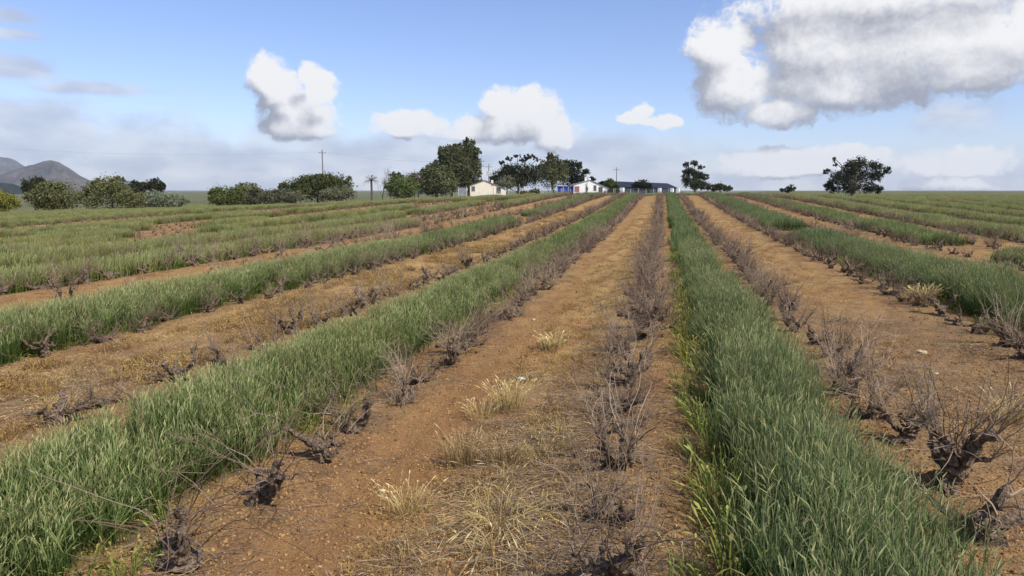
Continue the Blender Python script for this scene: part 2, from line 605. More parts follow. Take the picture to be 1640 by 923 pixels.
# ------------------------------------------------------------------ ground
def build_ground():
    rad = [0.35]
    while rad[-1] < 60:
        rad.append(rad[-1] * 1.013 + 0.002)
    while rad[-1] < 420:
        rad.append(rad[-1] * 1.02)
    while rad[-1] < 30000:
        rad.append(rad[-1] * 1.12)
    rad = np.array(rad)
    front = np.linspace(-42, 42, 480)
    back = np.linspace(42, 318, 70)[1:-1]
    ang = np.radians(np.concatenate([front, back])) - YAW
    na, nr = len(ang), len(rad)
    X = rad[:, None] * np.sin(ang)[None, :]
    Y = rad[:, None] * np.cos(ang)[None, :]
    Z = ground_z(X, Y)
    v = np.stack([X, Y, Z], -1).reshape(-1, 3)
    v = np.concatenate([v, [[0, 0, float(ground_z(0, 0))]]])
    i = np.arange(nr - 1)[:, None] * na
    j = np.arange(na)[None, :]
    j2 = (j + 1) % na
    q = np.stack([i + j, i + na + j, i + na + j2, i + j2], -1).reshape(-1, 4)
    q = q[:, ::-1]
    tri = np.stack([np.full(na, nr * na), (np.arange(na) + 1) % na, np.arange(na)], -1)
    me = bpy.data.meshes.new('ground')
    me.vertices.add(len(v))
    me.vertices.foreach_set('co', v.reshape(-1).astype(np.float32))
    nl = q.size + tri.size
    me.loops.add(nl)
    me.loops.foreach_set('vertex_index', np.concatenate([q.reshape(-1), tri[:, ::-1].reshape(-1)]).astype(np.int32))
    me.polygons.add(len(q) + len(tri))
    ls = np.concatenate([np.arange(len(q)) * 4, len(q) * 4 + np.arange(len(tri)) * 3])
    me.polygons.foreach_set('loop_start', ls.astype(np.int32))
    me.update(calc_edges=True)
    me.polygons.foreach_set('use_smooth', [True] * len(me.polygons))
    x, y = v[:, 0], v[:, 1]
    r = np.hypot(x, y)
    rx = (x - ROW0) / PITCH_R
    k = np.floor(rx)
    infield = (y < row_end(x)) & (rx > ROW_MIN) & (rx < ROW_MAX)
    n = fbm(x * 0.5, y * 0.25, 4, 60)
    # litter: pruned canes and straw in the alley right of the track, grey litter in the next one
    lit_ = np.exp(-((x + 1.0) / 0.75) ** 4) * sstep(y, 2, 4) * (1 - sstep(y, 9, 14)) + \
        np.exp(-((x - 4.4) / 1.3) ** 4) * (1 - sstep(y, 12, 22)) * 0.7 + np.exp(-((x + 7.5) / 1.2) ** 4) * (1 - sstep(y, 10, 16)) * 0.6
    vine_line = np.exp(-((rx - np.round(rx)) * PITCH_R / 0.45) ** 2)
    lit_ = np.clip(lit_ + 0.5 * vine_line * infield, 0, 1)
    gold_ = np.zeros_like(x)
    bare = infield & (np.mod(k, 2) == 1)
    gold_ = np.where(bare, 0.42 + 0.3 * sstep(r, 14, 30), gold_)
    gold_ = np.where(bare & (k == -1), np.where(x > -2.1, 0.85, 0.2 + 0.45 * sstep(y, 9, 20)), gold_)
    gold_ = np.where(bare & (k == -3), 0.9, gold_)
    gold_ = np.where(infield & (np.mod(k, 2) == 0), 0.5, gold_)
    trk = np.where(k == -1, np.exp(-((x + 2.6) / 0.45) ** 4), 0.0)
    trk = np.where(infield & bare & (k != -1), 0.3, trk)
    crop = np.zeros_like(x)
    for kk in STRIPS:
        a, b = strip_range(kk)
        mk = (x > a) & (x < b) & (y < row_end(x)) & (y > -30)
        crop[mk] = strip_alive(kk, x[mk], y[mk])
    past = np.where(infield, 0.0, 1.0)
    past = np.where((~infield) & (r < 260) & (n > 0.05) & (x > -70), 0.55, past)
    for nm, arr in (('litter', lit_), ('gold', gold_), ('track', trk), ('crop', crop), ('pasture', past)):
        at = me.attributes.new(nm, 'FLOAT', 'POINT')
        at.data.foreach_set('value', arr.astype(np.float32))
    me.materials.append(ground_mat())
    o = link('ground', me)
    tag(o, 'red brown vineyard soil rising gently to the farm cottages', 'ground', kind='structure')


build_ground()

# ------------------------------------------------------------------ mountains
def hill(name, label, dist, prof, depth, mat, seed, base_px=305.0):
    px = np.array([p[0] for p in prof], float)
    py = np.array([p[1] for p in prof], float)
    s = np.linspace(px[0], px[-1], 150)
    tt = np.linspace(-1, 1, 44)
    V = np.empty((len(tt), len(s), 3))
    for a, t_ in enumerate(tt):
        top = np.interp(s + 5 * fbm(s * 0.03, np.full_like(s, t_ * 2.0), 2, seed), px, py)
        for b, x_ in enumerate(s):
            g = sight(x_, base_px, dist)
            dvec = np.array([g[0], g[1], 0.0])
            dvec /= np.linalg.norm(dvec)
            hgt = max(0.0, (base_px - top[b]) / FPX * dist)
            rid = abs(fbm(x_ * 0.05, t_ * 3.0, 4, seed + 3)) * 2
            fall = (1 - abs(t_)) ** 0.8 if t_ < 0 else (1 - t_)
            z = hgt * fall * (1 - 0.45 * rid * (1 - (1 - abs(t_)) ** 4))
            p = g + dvec * depth * t_
            V[a, b] = (p[0], p[1], z - 12 + (12 if abs(t_) < 1e-3 else 0) + 12 * fall)
    na, nb = len(tt), len(s)
    f = [(a * nb + b, a * nb + b + 1, (a + 1) * nb + b + 1, (a + 1) * nb + b) for a in range(na - 1) for b in range(nb - 1)]
    g = Geo()
    g.add(V.reshape(-1, 3), f)
    o = g.obj(name, mat, smooth=True)
    tag(o, label, 'mountain', kind='structure')


M_HILL = rough_mat('mountain_scrub', (0.045, 0.044, 0.038), (0.130, 0.105, 0.084), 0.006, 0.95, 0, 8, 0.05)
M_HILL_DARK = rough_mat('wooded_ridge', (0.014, 0.018, 0.014), (0.03, 0.034, 0.026), 0.02, 0.95, 0, 6, 0.05)
hill('mountain', 'grey brown rounded mountain behind the shrubs at the field edge', 5200,
     [(-180, 300), (-120, 290), (-50, 293), (-10, 285), (10, 277), (28, 270), (50, 264), (72, 258), (85, 256), (98, 259), (112, 268), (130, 281), (150, 291), (175, 300), (205, 306)], 900, M_HILL, 71)
hill('mountain', 'pale blue far range showing over the shoulder of the mountain', 9000,
     [(-260, 290), (-160, 262), (-60, 255), (-20, 252), (0, 251), (22, 253), (30, 257), (45, 267), (75, 282), (120, 296), (170, 303), (185, 298), (198, 289), (210, 290), (225, 297), (250, 304), (280, 306)], 900, M_HILL, 77)
hill('hill', 'low dark wooded ridge at the foot of the mountain', 2300,
     [(-160, 296), (-100, 284), (-40, 288), (0, 291), (22, 293), (38, 299), (55, 304), (75, 306)], 300, M_HILL_DARK, 83)

# ------------------------------------------------------------------ geometry-node scattering for what nobody could count
def proto_collection(name, meshes):
    c = bpy.data.collections.new(name)
    for i, me in enumerate(meshes):
        o = bpy.data.objects.new('%s_%02d' % (name, i), me)
        c.objects.link(o)
    return c


_groups = {}


def scatter_group(col):
    if col.name in _groups:
        return _groups[col.name]
    g = bpy.data.node_groups.new('scatter_' + col.name, 'GeometryNodeTree')
    g.interface.new_socket('Geometry', in_out='INPUT', socket_type='NodeSocketGeometry')
    g.interface.new_socket('Geometry', in_out='OUTPUT', socket_type='NodeSocketGeometry')
    gi = g.nodes.new('NodeGroupInput')
    go = g.nodes.new('NodeGroupOutput')
    ci = g.nodes.new('GeometryNodeCollectionInfo')
    ci.inputs['Collection'].default_value = col
    ci.inputs['Separate Children'].default_value = True
    ci.inputs['Reset Children'].default_value = True
    ip = g.nodes.new('GeometryNodeInstanceOnPoints')
    ip.inputs['Pick Instance'].default_value = True
    na = {}
    for nm, ty in (('rot', 'FLOAT_VECTOR'), ('scl', 'FLOAT_VECTOR'), ('idx', 'INT')):
        n = g.nodes.new('GeometryNodeInputNamedAttribute')
        n.data_type = ty
        n.inputs['Name'].default_value = nm
        na[nm] = n.outputs['Attribute']
    er = g.nodes.new('FunctionNodeEulerToRotation')
    L = g.links.new
    L(na['rot'], er.inputs[0])
    L(gi.outputs[0], ip.inputs['Points'])
    L(ci.outputs[0], ip.inputs['Instance'])
    L(na['idx'], ip.inputs['Instance Index'])
    L(er.outputs[0], ip.inputs['Rotation'])
    L(na['scl'], ip.inputs['Scale'])
    L(ip.outputs[0], go.inputs[0])
    _groups[col.name] = g
    return g


def scatter(name, col, xy, idx, rot, scl, label, cat, sink=0.01):
    xy = np.asarray(xy)
    n = len(xy)
    me = bpy.data.meshes.new(name)
    me.vertices.add(n)
    co = np.column_stack([xy, ground_z(xy[:, 0], xy[:, 1]) - sink]).astype(np.float32)
    me.vertices.foreach_set('co', co.reshape(-1))
    a = me.attributes.new('rot', 'FLOAT_VECTOR', 'POINT')
    a.data.foreach_set('vector', np.asarray(rot, np.float32).reshape(-1))
    scl = np.asarray(scl, np.float32)
    if scl.ndim == 1:
        scl = np.repeat(scl[:, None], 3, 1)
    a = me.attributes.new('scl', 'FLOAT_VECTOR', 'POINT')
    a.data.foreach_set('vector', scl.reshape(-1))
    a = me.attributes.new('idx', 'INT', 'POINT')
    a.data.foreach_set('value', np.asarray(idx, np.int32))
    o = link(name, me)
    md = o.modifiers.new('scatter', 'NODES')
    md.node_group = scatter_group(col)
    tag(o, label, cat, kind='stuff')
    return o


def in_view(x, y, margin=6.0):
    """inside the field of view, with a margin for a step to the side"""
    a = np.degrees(np.arctan2(x, y)) + math.degrees(YAW)
    w = margin + np.degrees(np.arctan2(2.5, np.hypot(x, y)))
    return (np.abs(a) < 35 + w) & (y > 0.5)


def depth_of(x, y):
    return x * FH[0] + y * FH[1]


# ---- plant prototypes
def rye_tuft(seed, stems, radius, mat, hmin=0.46, hmax=0.72, segs=5, leaves=3, wid=0.0065, ears=True):
    r = np.random.default_rng(seed)
    g = Geo()
    for _ in range(stems):
        a, q = r.uniform(0, 2 * PI), radius * math.sqrt(r.uniform())
        base = np.array([q * math.cos(a), q * math.sin(a), 0])
        h = r.uniform(hmin, hmax)
        la = r.normal(0.5, 1.5)
        ln = r.uniform(0.02, 1.0) ** 1.8 * 0.42 * h
        lean = np.array([math.cos(la), math.sin(la), 0]) * ln
        t = np.linspace(0, 1, segs)
        p = base + np.outer(t ** 2, lean) + np.outer(t * (1 - 0.12 * t * ln / h), [0, 0, h])
        sa = r.uniform(0, PI)
        side = np.array([math.cos(sa), math.sin(sa), 0])
        ripe = r.uniform() < 0.12
        g.ribbon(p, np.linspace(wid, wid * 0.55, segs), side, np.linspace(0.0, 0.72, segs) ** 1.3 * r.uniform(0.6, 1.1) + (0.4 if ripe else 0))
        if ears and r.uniform() < 0.48:
            d = p[-1] - p[-2]
            d /= np.linalg.norm(d)
            drp = np.array([d[0] * 2.0 + r.normal(0.1, 0.4), d[1] * 2.0 + r.normal(0, 0.4), -0.3]) * 0.25
            L = r.uniform(0.07, 0.13)
            e = np.array([p[-1], p[-1] + d * L * 0.5, p[-1] + (d + drp) * L])
            for s2 in (side, np.array([-side[1], side[0], 0])):
                g.ribbon(e, [0.003, 0.0085, 0.002], s2, [0.7, 0.95, 1.0])
        for _l in range(leaves):
            t0 = r.uniform(0.10, 0.85)
            i0 = base + t0 ** 2 * lean + np.array([0, 0, h * t0])
            b = r.uniform(0, 2 * PI)
            out = np.array([math.cos(b), math.sin(b), 0])
            L = r.uniform(0.16, 0.34)
            up, dr = r.uniform(0.75, 1.15), r.uniform(0.1, 0.8)
            u = np.linspace(0, 1, 4)
            lp = i0 + np.outer(u * L * 0.38, out) + np.outer(u * L * up - (u ** 2) * L * dr * 0.7, [0, 0, 1])
            sd = np.array([-out[1], out[0], 0])
            g.ribbon(lp, np.array([0.6, 1, 0.8, 0.15]) * wid * 1.15, sd, np.clip(t0 ** 1.5 * 0.55 + u * 0.15 + r.normal(0, 0.08), 0, 1))
    return g.mesh('rye_tuft', mat)


def rye_far(seed, stems, radius, mat, wid=0.022):
    r = np.random.default_rng(seed)
    g = Geo()
    for _ in range(stems):
        a, q = r.uniform(0, 2 * PI), radius * math.sqrt(r.uniform())
        base = np.array([q * math.cos(a), q * math.sin(a), 0])
        h = r.uniform(0.42, 0.74)
        la = r.normal(0.5, 1.2)
        lean = np.array([math.cos(la), math.sin(la), 0]) * r.uniform(0.03, 0.35) * h
        t = np.array([0, 0.55, 1.0])
        p = base + np.outer(t ** 2, lean) + np.outer(t, [0, 0, h])
        sa = r.uniform(0, PI)
        tp = r.uniform(0.35, 1.0)
        g.ribbon(p, [wid, wid * 0.9, wid * 0.35], [math.cos(sa), math.sin(sa), 0], [0.0, 0.2, tp])
    return g.mesh('rye_far', mat)


def dry_tuft(seed, stems, radius, hgt, mat, sprawl=0.5, wid=0.005):
    r = np.random.default_rng(seed)
    g = Geo()
    for _ in range(stems):
        a, q = r.uniform(0, 2 * PI), radius * math.sqrt(r.uniform())
        base = np.array([q * math.cos(a), q * math.sin(a), 0])
        h = hgt * r.uniform(0.5, 1.1)
        la = a + r.normal(0, 0.8)
        lean = np.array([math.cos(la), math.sin(la), 0]) * r.uniform(0.1, 1.0) * sprawl * h
        t = np.linspace(0, 1, 4)
        p = base + np.outer(t ** 1.6, lean) + np.outer(t - 0.35 * sprawl * t ** 3, [0, 0, h])
        sa = r.uniform(0, PI)
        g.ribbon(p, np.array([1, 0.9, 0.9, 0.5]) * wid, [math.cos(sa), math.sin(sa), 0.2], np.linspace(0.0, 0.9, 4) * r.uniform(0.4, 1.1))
        if r.uniform() < 0.5:
            e = np.array([p[-1], p[-1] + (p[-1] - p[-2]) * 0.35, p[-1] + (p[-1] - p[-2]) * 0.7 - np.array([0, 0, 0.01])])
            g.ribbon(e, [wid, wid * 2.4, wid * 0.6], [math.cos(sa), math.sin(sa), 0], 1.0)
    return g.mesh('dry_tuft', mat)


def litter_patch(seed, n, radius, mat):
    r = np.random.default_rng(seed)
    g = Geo()
    for _ in range(n):
        a, q = r.uniform(0, 2 * PI), radius * math.sqrt(r.uniform())
        c = np.array([q * math.cos(a), q * math.sin(a), r.uniform(0.004, 0.035)])
        b = r.normal(0.1, 0.7)
        d = np.array([math.cos(b), math.sin(b), r.normal(0, 0.12)]) * r.uniform(0.03, 0.16)
        bend = np.array([-d[1], d[0], 0]) * r.uniform(-0.25, 0.25)
        p = np.array([c - d, c + bend, c + d])
        p[:, 2] = np.maximum(p[:, 2], 0.003)
        g.ribbon(p, r.uniform(0.002, 0.005), np.array([-math.sin(b), math.cos(b), r.uniform(-0.5, 0.5)]), np.clip(r.uniform(-0.3, 1.1), 0, 1))
    return g.mesh('straw_litter', mat)


def pebble(seed, mat):
    r = np.random.default_rng(seed)
    v, f = [], []
    n, m = 6, 4
    for i in range(m):
        ph = PI * (i + 0.5) / m
        for j in range(n):
            th = 2 * PI * j / n
            s = r.uniform(0.75, 1.15)
            v.append((math.sin(ph) * math.cos(th) * s, math.sin(ph) * math.sin(th) * s * 0.8, math.cos(ph) * 0.6 * s))
    for i in range(m - 1):
        for j in range(n):
            k = (j + 1) % n
            f.append((i * n + j, (i + 1) * n + j, (i + 1) * n + k, i * n + k))
    f.append(tuple(range(n)))
    f.append(tuple(reversed(range((m - 1) * n, m * n))))
    g = Geo()
    g.add(v, f)
    return g.mesh('pebble', mat)


def stone_mat(name, c0, c1):
    m, t = new_mat(name)
    oi = nd(t, 'ShaderNodeObjectInfo').outputs['Random']
    vec = nd(t, 'ShaderNodeTexCoord').outputs['Object']
    c = mixc(t, oi, c0, c1)
    nz = tnoise(t, vec, 2.5, 4)
    hs = nd(t, 'ShaderNodeHueSaturation', {'Color': c, 'Value': mrange(t, nz, 0.25, 0.75, 0.7, 1.25)})
    p = nd(t, 'ShaderNodeBsdfPrincipled', {'Base Color': hs.outputs[0], 'Roughness': 0.9, 'Specular IOR Level': 0.15})
    out = nd(t, 'ShaderNodeOutputMaterial')
    t.links.new(p.outputs[0], out.inputs[0])
    return m


M_PEB = stone_mat('gravel', (0.15, 0.070, 0.028), (0.42, 0.255, 0.105))
M_CLOD = stone_mat('soil_lump', (0.12, 0.062, 0.028), (0.26, 0.150, 0.068))
M_STONE = stone_mat('pale_stone', (0.42, 0.32, 0.19), (0.62, 0.50, 0.33))

RYE = proto_collection('rye_plants', [rye_tuft(s, 28, 0.15, M_RYE, leaves=2) for s in range(6)] + [rye_far(40 + s, 34, 0.30, M_RYE) for s in range(4)])
RYE_B = proto_collection('rye_plants_blue', [rye_tuft(100 + s, 34, 0.15, M_RYE_BLUE, 0.52, 0.88, leaves=2, wid=0.0055) for s in range(6)] + [rye_far(140 + s, 34, 0.30, M_RYE_BLUE) for s in range(4)])
RYE_R = proto_collection('rye_plants_ripe', [rye_tuft(200 + s, 24, 0.16, M_RYE_RIPE, leaves=2) for s in range(6)] + [rye_far(240 + s, 34, 0.30, M_RYE_RIPE) for s in range(4)])
N_NEAR = 6


def rye_points(k, x0, x1, y0, y1, dens, edge=0.22):
    n = int((x1 - x0 + 0.3) * (y1 - y0) * dens)
    x = rng.uniform(x0 - 0.15, x1 + 0.15, n)
    y = rng.uniform(y0, y1, n)
    ok = in_view(x, y) & (y < row_end(x))
    x, y = x[ok], y[ok]
    e = np.minimum(x - x0, x1 - x) + 0.45 * fbm(x * 1.3, y * 0.9, 3, 200 + k)
    al = strip_alive(k, x, y)
    keep = (rng.uniform(size=len(x)) < np.clip((e + 0.12) / edge, 0, 1)) & (rng.uniform(size=len(x)) < al * np.clip(1.15 + 2.2 * fbm(x * 0.8, y * 0.6, 3, 400 + k), 0.25, 1))
    hs = {-4: 0.92, -2: 0.86}.get(k, 1.0) * (np.clip(0.84 + 0.4 * e, 0.75, 1.0) if k == 0 else np.clip(0.72 + 0.5 * e, 0.6, 1.0)) * (1 + 0.45 * fbm(x * 0.22, y * 0.22, 3, 300 + k))
    return x[keep], y[keep], hs[keep]


NAMES = {0: ('dark green rye strip with pale ears beside the twiggy vine row at centre', ),
         -2: ('long pale green rye strip bordering the sandy track', ),
         2: ('short rye strip with a gap beyond the gravelly alley', ),
         -4: ('second rye strip beyond the golden straw alley', ),
         4: ('broken rye strip ending at the bare red patch', ),
         -6: ('third rye strip behind stumpy vines on red soil', )}
ORD = ['zeroth', 'first', 'second', 'third', 'fourth', 'fifth', 'sixth', 'seventh', 'eighth', 'ninth', 'tenth', 'eleventh', 'twelfth', 'thirteenth', 'fourteenth', 'fifteenth', 'sixteenth', 'seventeenth', 'eighteenth', 'nineteenth']
TENS = ['', '', 'twenty', 'thirty', 'forty', 'fifty', 'sixty', 'seventy', 'eighty', 'ninety']


def ordinal(n):
    if n < 20:
        return ORD[n]
    if n % 10 == 0:
        return TENS[n // 10][:-1] + 'ieth'
    return TENS[n // 10] + '-' + ORD[n % 10]


for k in STRIPS:
    x0, x1 = strip_range(k)
    xs, ys, hs, ids = [], [], [], []
    bands = [(1.0, 14, 36, True), (14, 30, 24, True), (30, 60, 12, False), (60, 165, 8, False)]
    for y0, y1, dens, near in bands:
        if abs((x0 + x1) / 2) > 16 and near:
            dens, near = 12, False
        x, y, h = rye_points(k, x0, x1, y0, y1, dens)
        xs.append(x)
        ys.append(y)
        hs.append(h)
        ids.append(rng.integers(0, N_NEAR, len(x)) if near else rng.integers(N_NEAR, N_NEAR + 4, len(x)))
    x, y, h, i = map(np.concatenate, (xs, ys, hs, ids))
    if len(x) < 30:
        continue
    rz = rng.normal(0, 0.5, len(x))
    tilt = rng.normal(0, 0.07, (2, len(x)))
    rot = np.column_stack([tilt[0], tilt[1], rz])
    wd = rng.uniform(0.85, 1.2, len(x))
    lab = NAMES[k][0] if k in NAMES else ('%s rye strip over from the sandy track on the %s side' % (ordinal(abs(k) // 2 + (1 if k >= 0 else 0)), 'big gum tree' if k > 0 else 'mountain'))
    scatter('rye_strip', RYE_B if k in (0, 2) else (RYE if -5 < k < 5 else RYE_R), np.column_stack([x, y]), i, rot, np.column_stack([wd, wd, h]), lab, 'rye')

# meadow grass on the headland beyond the last vines
n = 26000
x = rng.uniform(-140, 170, n)
y = rng.uniform(100, 360, n)
x = np.where(y > 215, np.abs(x) + 15, x)
ok = in_view(x, y) & (y > row_end(x) + 0.5) & ~((y > 150) & (x > -60) & (x < 10) & (fbm(x * 0.05, y * 0.05, 2, 8) > -0.05))
x, y = x[ok], y[ok]
n = len(x)
scatter('headland_grass', RYE_R, np.column_stack([x, y]), rng.integers(N_NEAR, N_NEAR + 4, n), np.column_stack([rng.normal(0, 0.1, (n, 2)), rng.uniform(0, 6, n)]),
        np.column_stack([rng.uniform(1.2, 2.2, (n, 1)).repeat(2, 1), rng.uniform(0.3, 0.75, (n, 1))]), 'rough grass on the headland between vine rows and cottages', 'grass')

# yellowing weeds at the foot of the dark strip and along other strip edges
WEED = proto_collection('weeds', [dry_tuft(300 + s, 20, 0.09, 0.30, M_WEED, 0.7, 0.007) for s in range(5)])
ws = []
for xe, spread, y0, y1, d in ((0.50, 0.12, 3.2, 30, 5), (-3.72, 0.13, 3, 30, 5), (-9.8, 0.18, 6, 32, 4), (6.35, 0.2, 10, 42, 5), (1.85, 0.1, 8, 30, 3), (0.2, 0.22, 3.2, 5.5, 5)):
    n = int((y1 - y0) * d)
    yy = rng.uniform(y0, y1, n)
    xx = xe + rng.normal(0, spread, n)
    kk = fbm(xx * 0.5, yy * 0.5, 3, 77) > -0.08
    ws.append(np.column_stack([xx, yy])[kk])
yy = np.concatenate([rng.normal(c, 0.45, 7) for c in (5.3, 6.4, 7.9, 9.3, 11.2, 14.5)])
ws.append(np.column_stack([0.50 + rng.normal(0, 0.07, len(yy)), yy]))
n_tall = len(yy)
ws = np.concatenate(ws)
ws = ws[in_view(ws[:, 0], ws[:, 1])]
n = len(ws)
scatter('edge_weeds', WEED, ws, rng.integers(0, 5, n), np.column_stack([rng.normal(0, 0.12, (n, 2)), rng.uniform(0, 6.3, n)]), rng.uniform(0.5, 1.35, n) * np.where(np.abs(ws[:, 0] - 0.5) < 0.16, 1.45, 1.0),
        'yellow green weeds along the foot of the rye strips', 'weeds')

# dry golden weeds in the bare alleys
GOLD = proto_collection('gold_weeds', [dry_tuft(400 + s, 16, 0.10, 0.13, M_GOLD, 0.9, 0.006) for s in range(5)] + [dry_tuft(450 + s, 12, 0.07, 0.12, M_LITTER, 1.1, 0.005) for s in range(2)])
gs = []
for xa, xb, y0, y1, d, thr in ((-2.2, -0.4, 2.5, 14, 60, 0.0), (-2.3, -0.4, 14, 60, 22, -0.04), (-9.0, -6.5, 4, 34, 90, 0.03), (-9.0, -6.6, 34, 70, 22, -0.06), (3.0, 5.4, 3, 14, 24, 0.04),
                              (3.0, 5.4, 14, 60, 5, 0.04), (0.0, 0.5, 3, 30, 26, 0.0), (-3.2, -2.1, 3, 30, 8, 0.04), (-15.2, -12.4, 12, 50, 7, 0.0), (9, 11.4, 18, 50, 7, 0.0), (8.3, 14.5, 28, 46, 4, 0.0)):
    n = int((xb - xa) * (y1 - y0) * d)
    xx = rng.uniform(xa, xb, n)
    yy = rng.uniform(y0, y1, n)
    kk = fbm(xx * 1.1, yy * 0.45, 4, 91) > thr - 0.06
    gs.append(np.column_stack([xx, yy])[kk])
gs = np.concatenate(gs)
gs = gs[in_view(gs[:, 0], gs[:, 1])]
n = len(gs)
scatter('dry_weeds', GOLD, gs, rng.integers(0, 7, n), np.column_stack([rng.normal(0, 0.15, (n, 2)), rng.uniform(0, 6.3, n)]), rng.uniform(0.4, 1.15, n) * rng.uniform(0.6, 1.15, n) * np.where(gs[:, 0] < -6, 1.45, 1.0),
        'dry golden brown weeds lying about the bare alleys', 'weeds')

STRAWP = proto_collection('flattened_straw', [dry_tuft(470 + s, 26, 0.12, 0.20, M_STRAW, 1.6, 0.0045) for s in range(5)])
st_ = []
for xa, xb, y0, y1, d, thr in ((-2.2, -0.8, 4.2, 18, 17, 0.02), (-2.0, -0.8, 18, 40, 9, 0.02), (-8.8, -6.6, 6, 36, 12, 0.0), (3.2, 5.2, 5, 30, 4, 0.04), (6.0, 6.6, 14, 30, 4, 0.05), (0.25, 0.6, 3, 22, 5, 0.02)):
    n = int((xb - xa) * (y1 - y0) * d)
    xx = rng.uniform(xa, xb, n)
    yy = rng.uniform(y0, y1, n)
    kk = fbm(xx * 0.9, yy * 0.5, 3, 97) > thr
    st_.append(np.column_stack([xx, yy])[kk])
st_ = np.concatenate(st_)
st_ = st_[in_view(st_[:, 0], st_[:, 1])]
n = len(st_)
scatter('flattened_straw', STRAWP, st_, rng.integers(0, 5, n), np.column_stack([rng.normal(0, 0.2, (n, 2)), rng.uniform(0, 6.3, n)]), rng.uniform(0.5, 1.2, n),
        'low flattened golden straw lying up the middle alley', 'straw')

# straw and pruned canes lying on the soil
LIT = proto_collection('litter', [litter_patch(500 + s, 60, 0.28, M_LITTER) for s in range(5)])
ls_ = []
for xa, xb, y0, y1, d, thr in ((-1.9, -0.2, 2.5, 10, 10, -0.05), (-0.9, 0.4, 2.5, 22, 5, -0.02), (3.0, 5.6, 3, 16, 5, 0.0), (-8.6, -6.4, 5, 16, 4, 0.0), (-3.7, -2.6, 3, 24, 3, 0.0), (2.2, 3.2, 5, 24, 5, -0.03)):
    n = int((xb - xa) * (y1 - y0) * d)
    xx = rng.uniform(xa, xb, n)
    yy = rng.uniform(y0, y1, n)
    kk = fbm(xx * 0.9, yy * 0.6, 3, 95) > thr
    ls_.append(np.column_stack([xx, yy])[kk])
ls_ = np.concatenate(ls_)
ls_ = ls_[in_view(ls_[:, 0], ls_[:, 1])]
n = len(ls_)
scatter('straw_litter', LIT, ls_, rng.integers(0, 5, n), np.column_stack([np.zeros((n, 2)), rng.normal(0, 0.5, n)]), rng.uniform(0.6, 1.15, n),
        'grey straw and cane litter strewn over the soil', 'litter', sink=-0.004)

# gravel
PEB = proto_collection('gravel', [pebble(600 + s, M_PEB) for s in range(6)])
n = 120000
rr_ = 3.0 + 13 * rng.uniform(size=n) ** 1.3
aa = np.radians(rng.uniform(-44, 44, n)) - YAW
x, y = rr_ * np.sin(aa), rr_ * np.cos(aa)
ok = np.ones(n, bool)
for k in STRIPS:
    a, b = strip_range(k)
    ok &= ~((x > a + 0.1) & (x < b - 0.1))
ok &= fbm(x * 1.2, y * 1.2, 3, 44) + rng.uniform(-0.3, 0.3, n) > -0.06
x, y = x[ok], y[ok]
n = len(x)
sc_ = 0.005 + 0.015 * rng.uniform(size=n) ** 2.2 + 0.012 * (rng.uniform(size=n) > 0.985)
scatter('gravel', PEB, np.column_stack([x, y]), rng.integers(0, 6, n), rng.uniform(0, 6.3, (n, 3)) * [0.2, 0.2, 1], sc_, 'ochre gravel scattered over the soil', 'gravel', sink=0.0)

# lumps of turned soil
CLOD = proto_collection('soil_clods', [pebble(640 + s, M_CLOD) for s in range(5)])
n = 26000
rr_ = 3.0 + 22 * rng.uniform(size=n) ** 1.2
aa = np.radians(rng.uniform(-44, 44, n)) - YAW
x, y = rr_ * np.sin(aa), rr_ * np.cos(aa)
rowd = np.abs((x - ROW0) / PITCH_R - np.round((x - ROW0) / PITCH_R)) * PITCH_R
ok = (fbm(x * 0.8, y * 0.8, 3, 46) > np.where(rowd < 0.7, -0.12, 0.06)) & ~((np.abs(x + 2.7) < 0.35) & (rng.uniform(size=n) < 0.8))
x, y = x[ok], y[ok]
n = len(x)
sc_ = 0.008 + 0.022 * rng.uniform(size=n) ** 2.2
scatter('soil_clods', CLOD, np.column_stack([x, y]), rng.integers(0, 5, n), rng.uniform(0, 6.3, (n, 3)) * [0.3, 0.3, 1], sc_, 'brown lumps of turned soil along the vine rows', 'soil', sink=0.002)

# ------------------------------------------------------------------ vines
def bend(start, d0, L, n, r, wig=0.15, grav=0.0):
    p = [np.array(start, float)]
    d = np.array(d0, float)
    d /= np.linalg.norm(d)
    for _ in range(n):
        p.append(p[-1] + d * L / n)
        d = d + r.normal(0, wig, 3) + np.array([0, 0, grav])
        d /= np.linalg.norm(d)
    p = np.array(p)
    p[:, 2] = np.maximum(p[:, 2], 0.012)
    return p


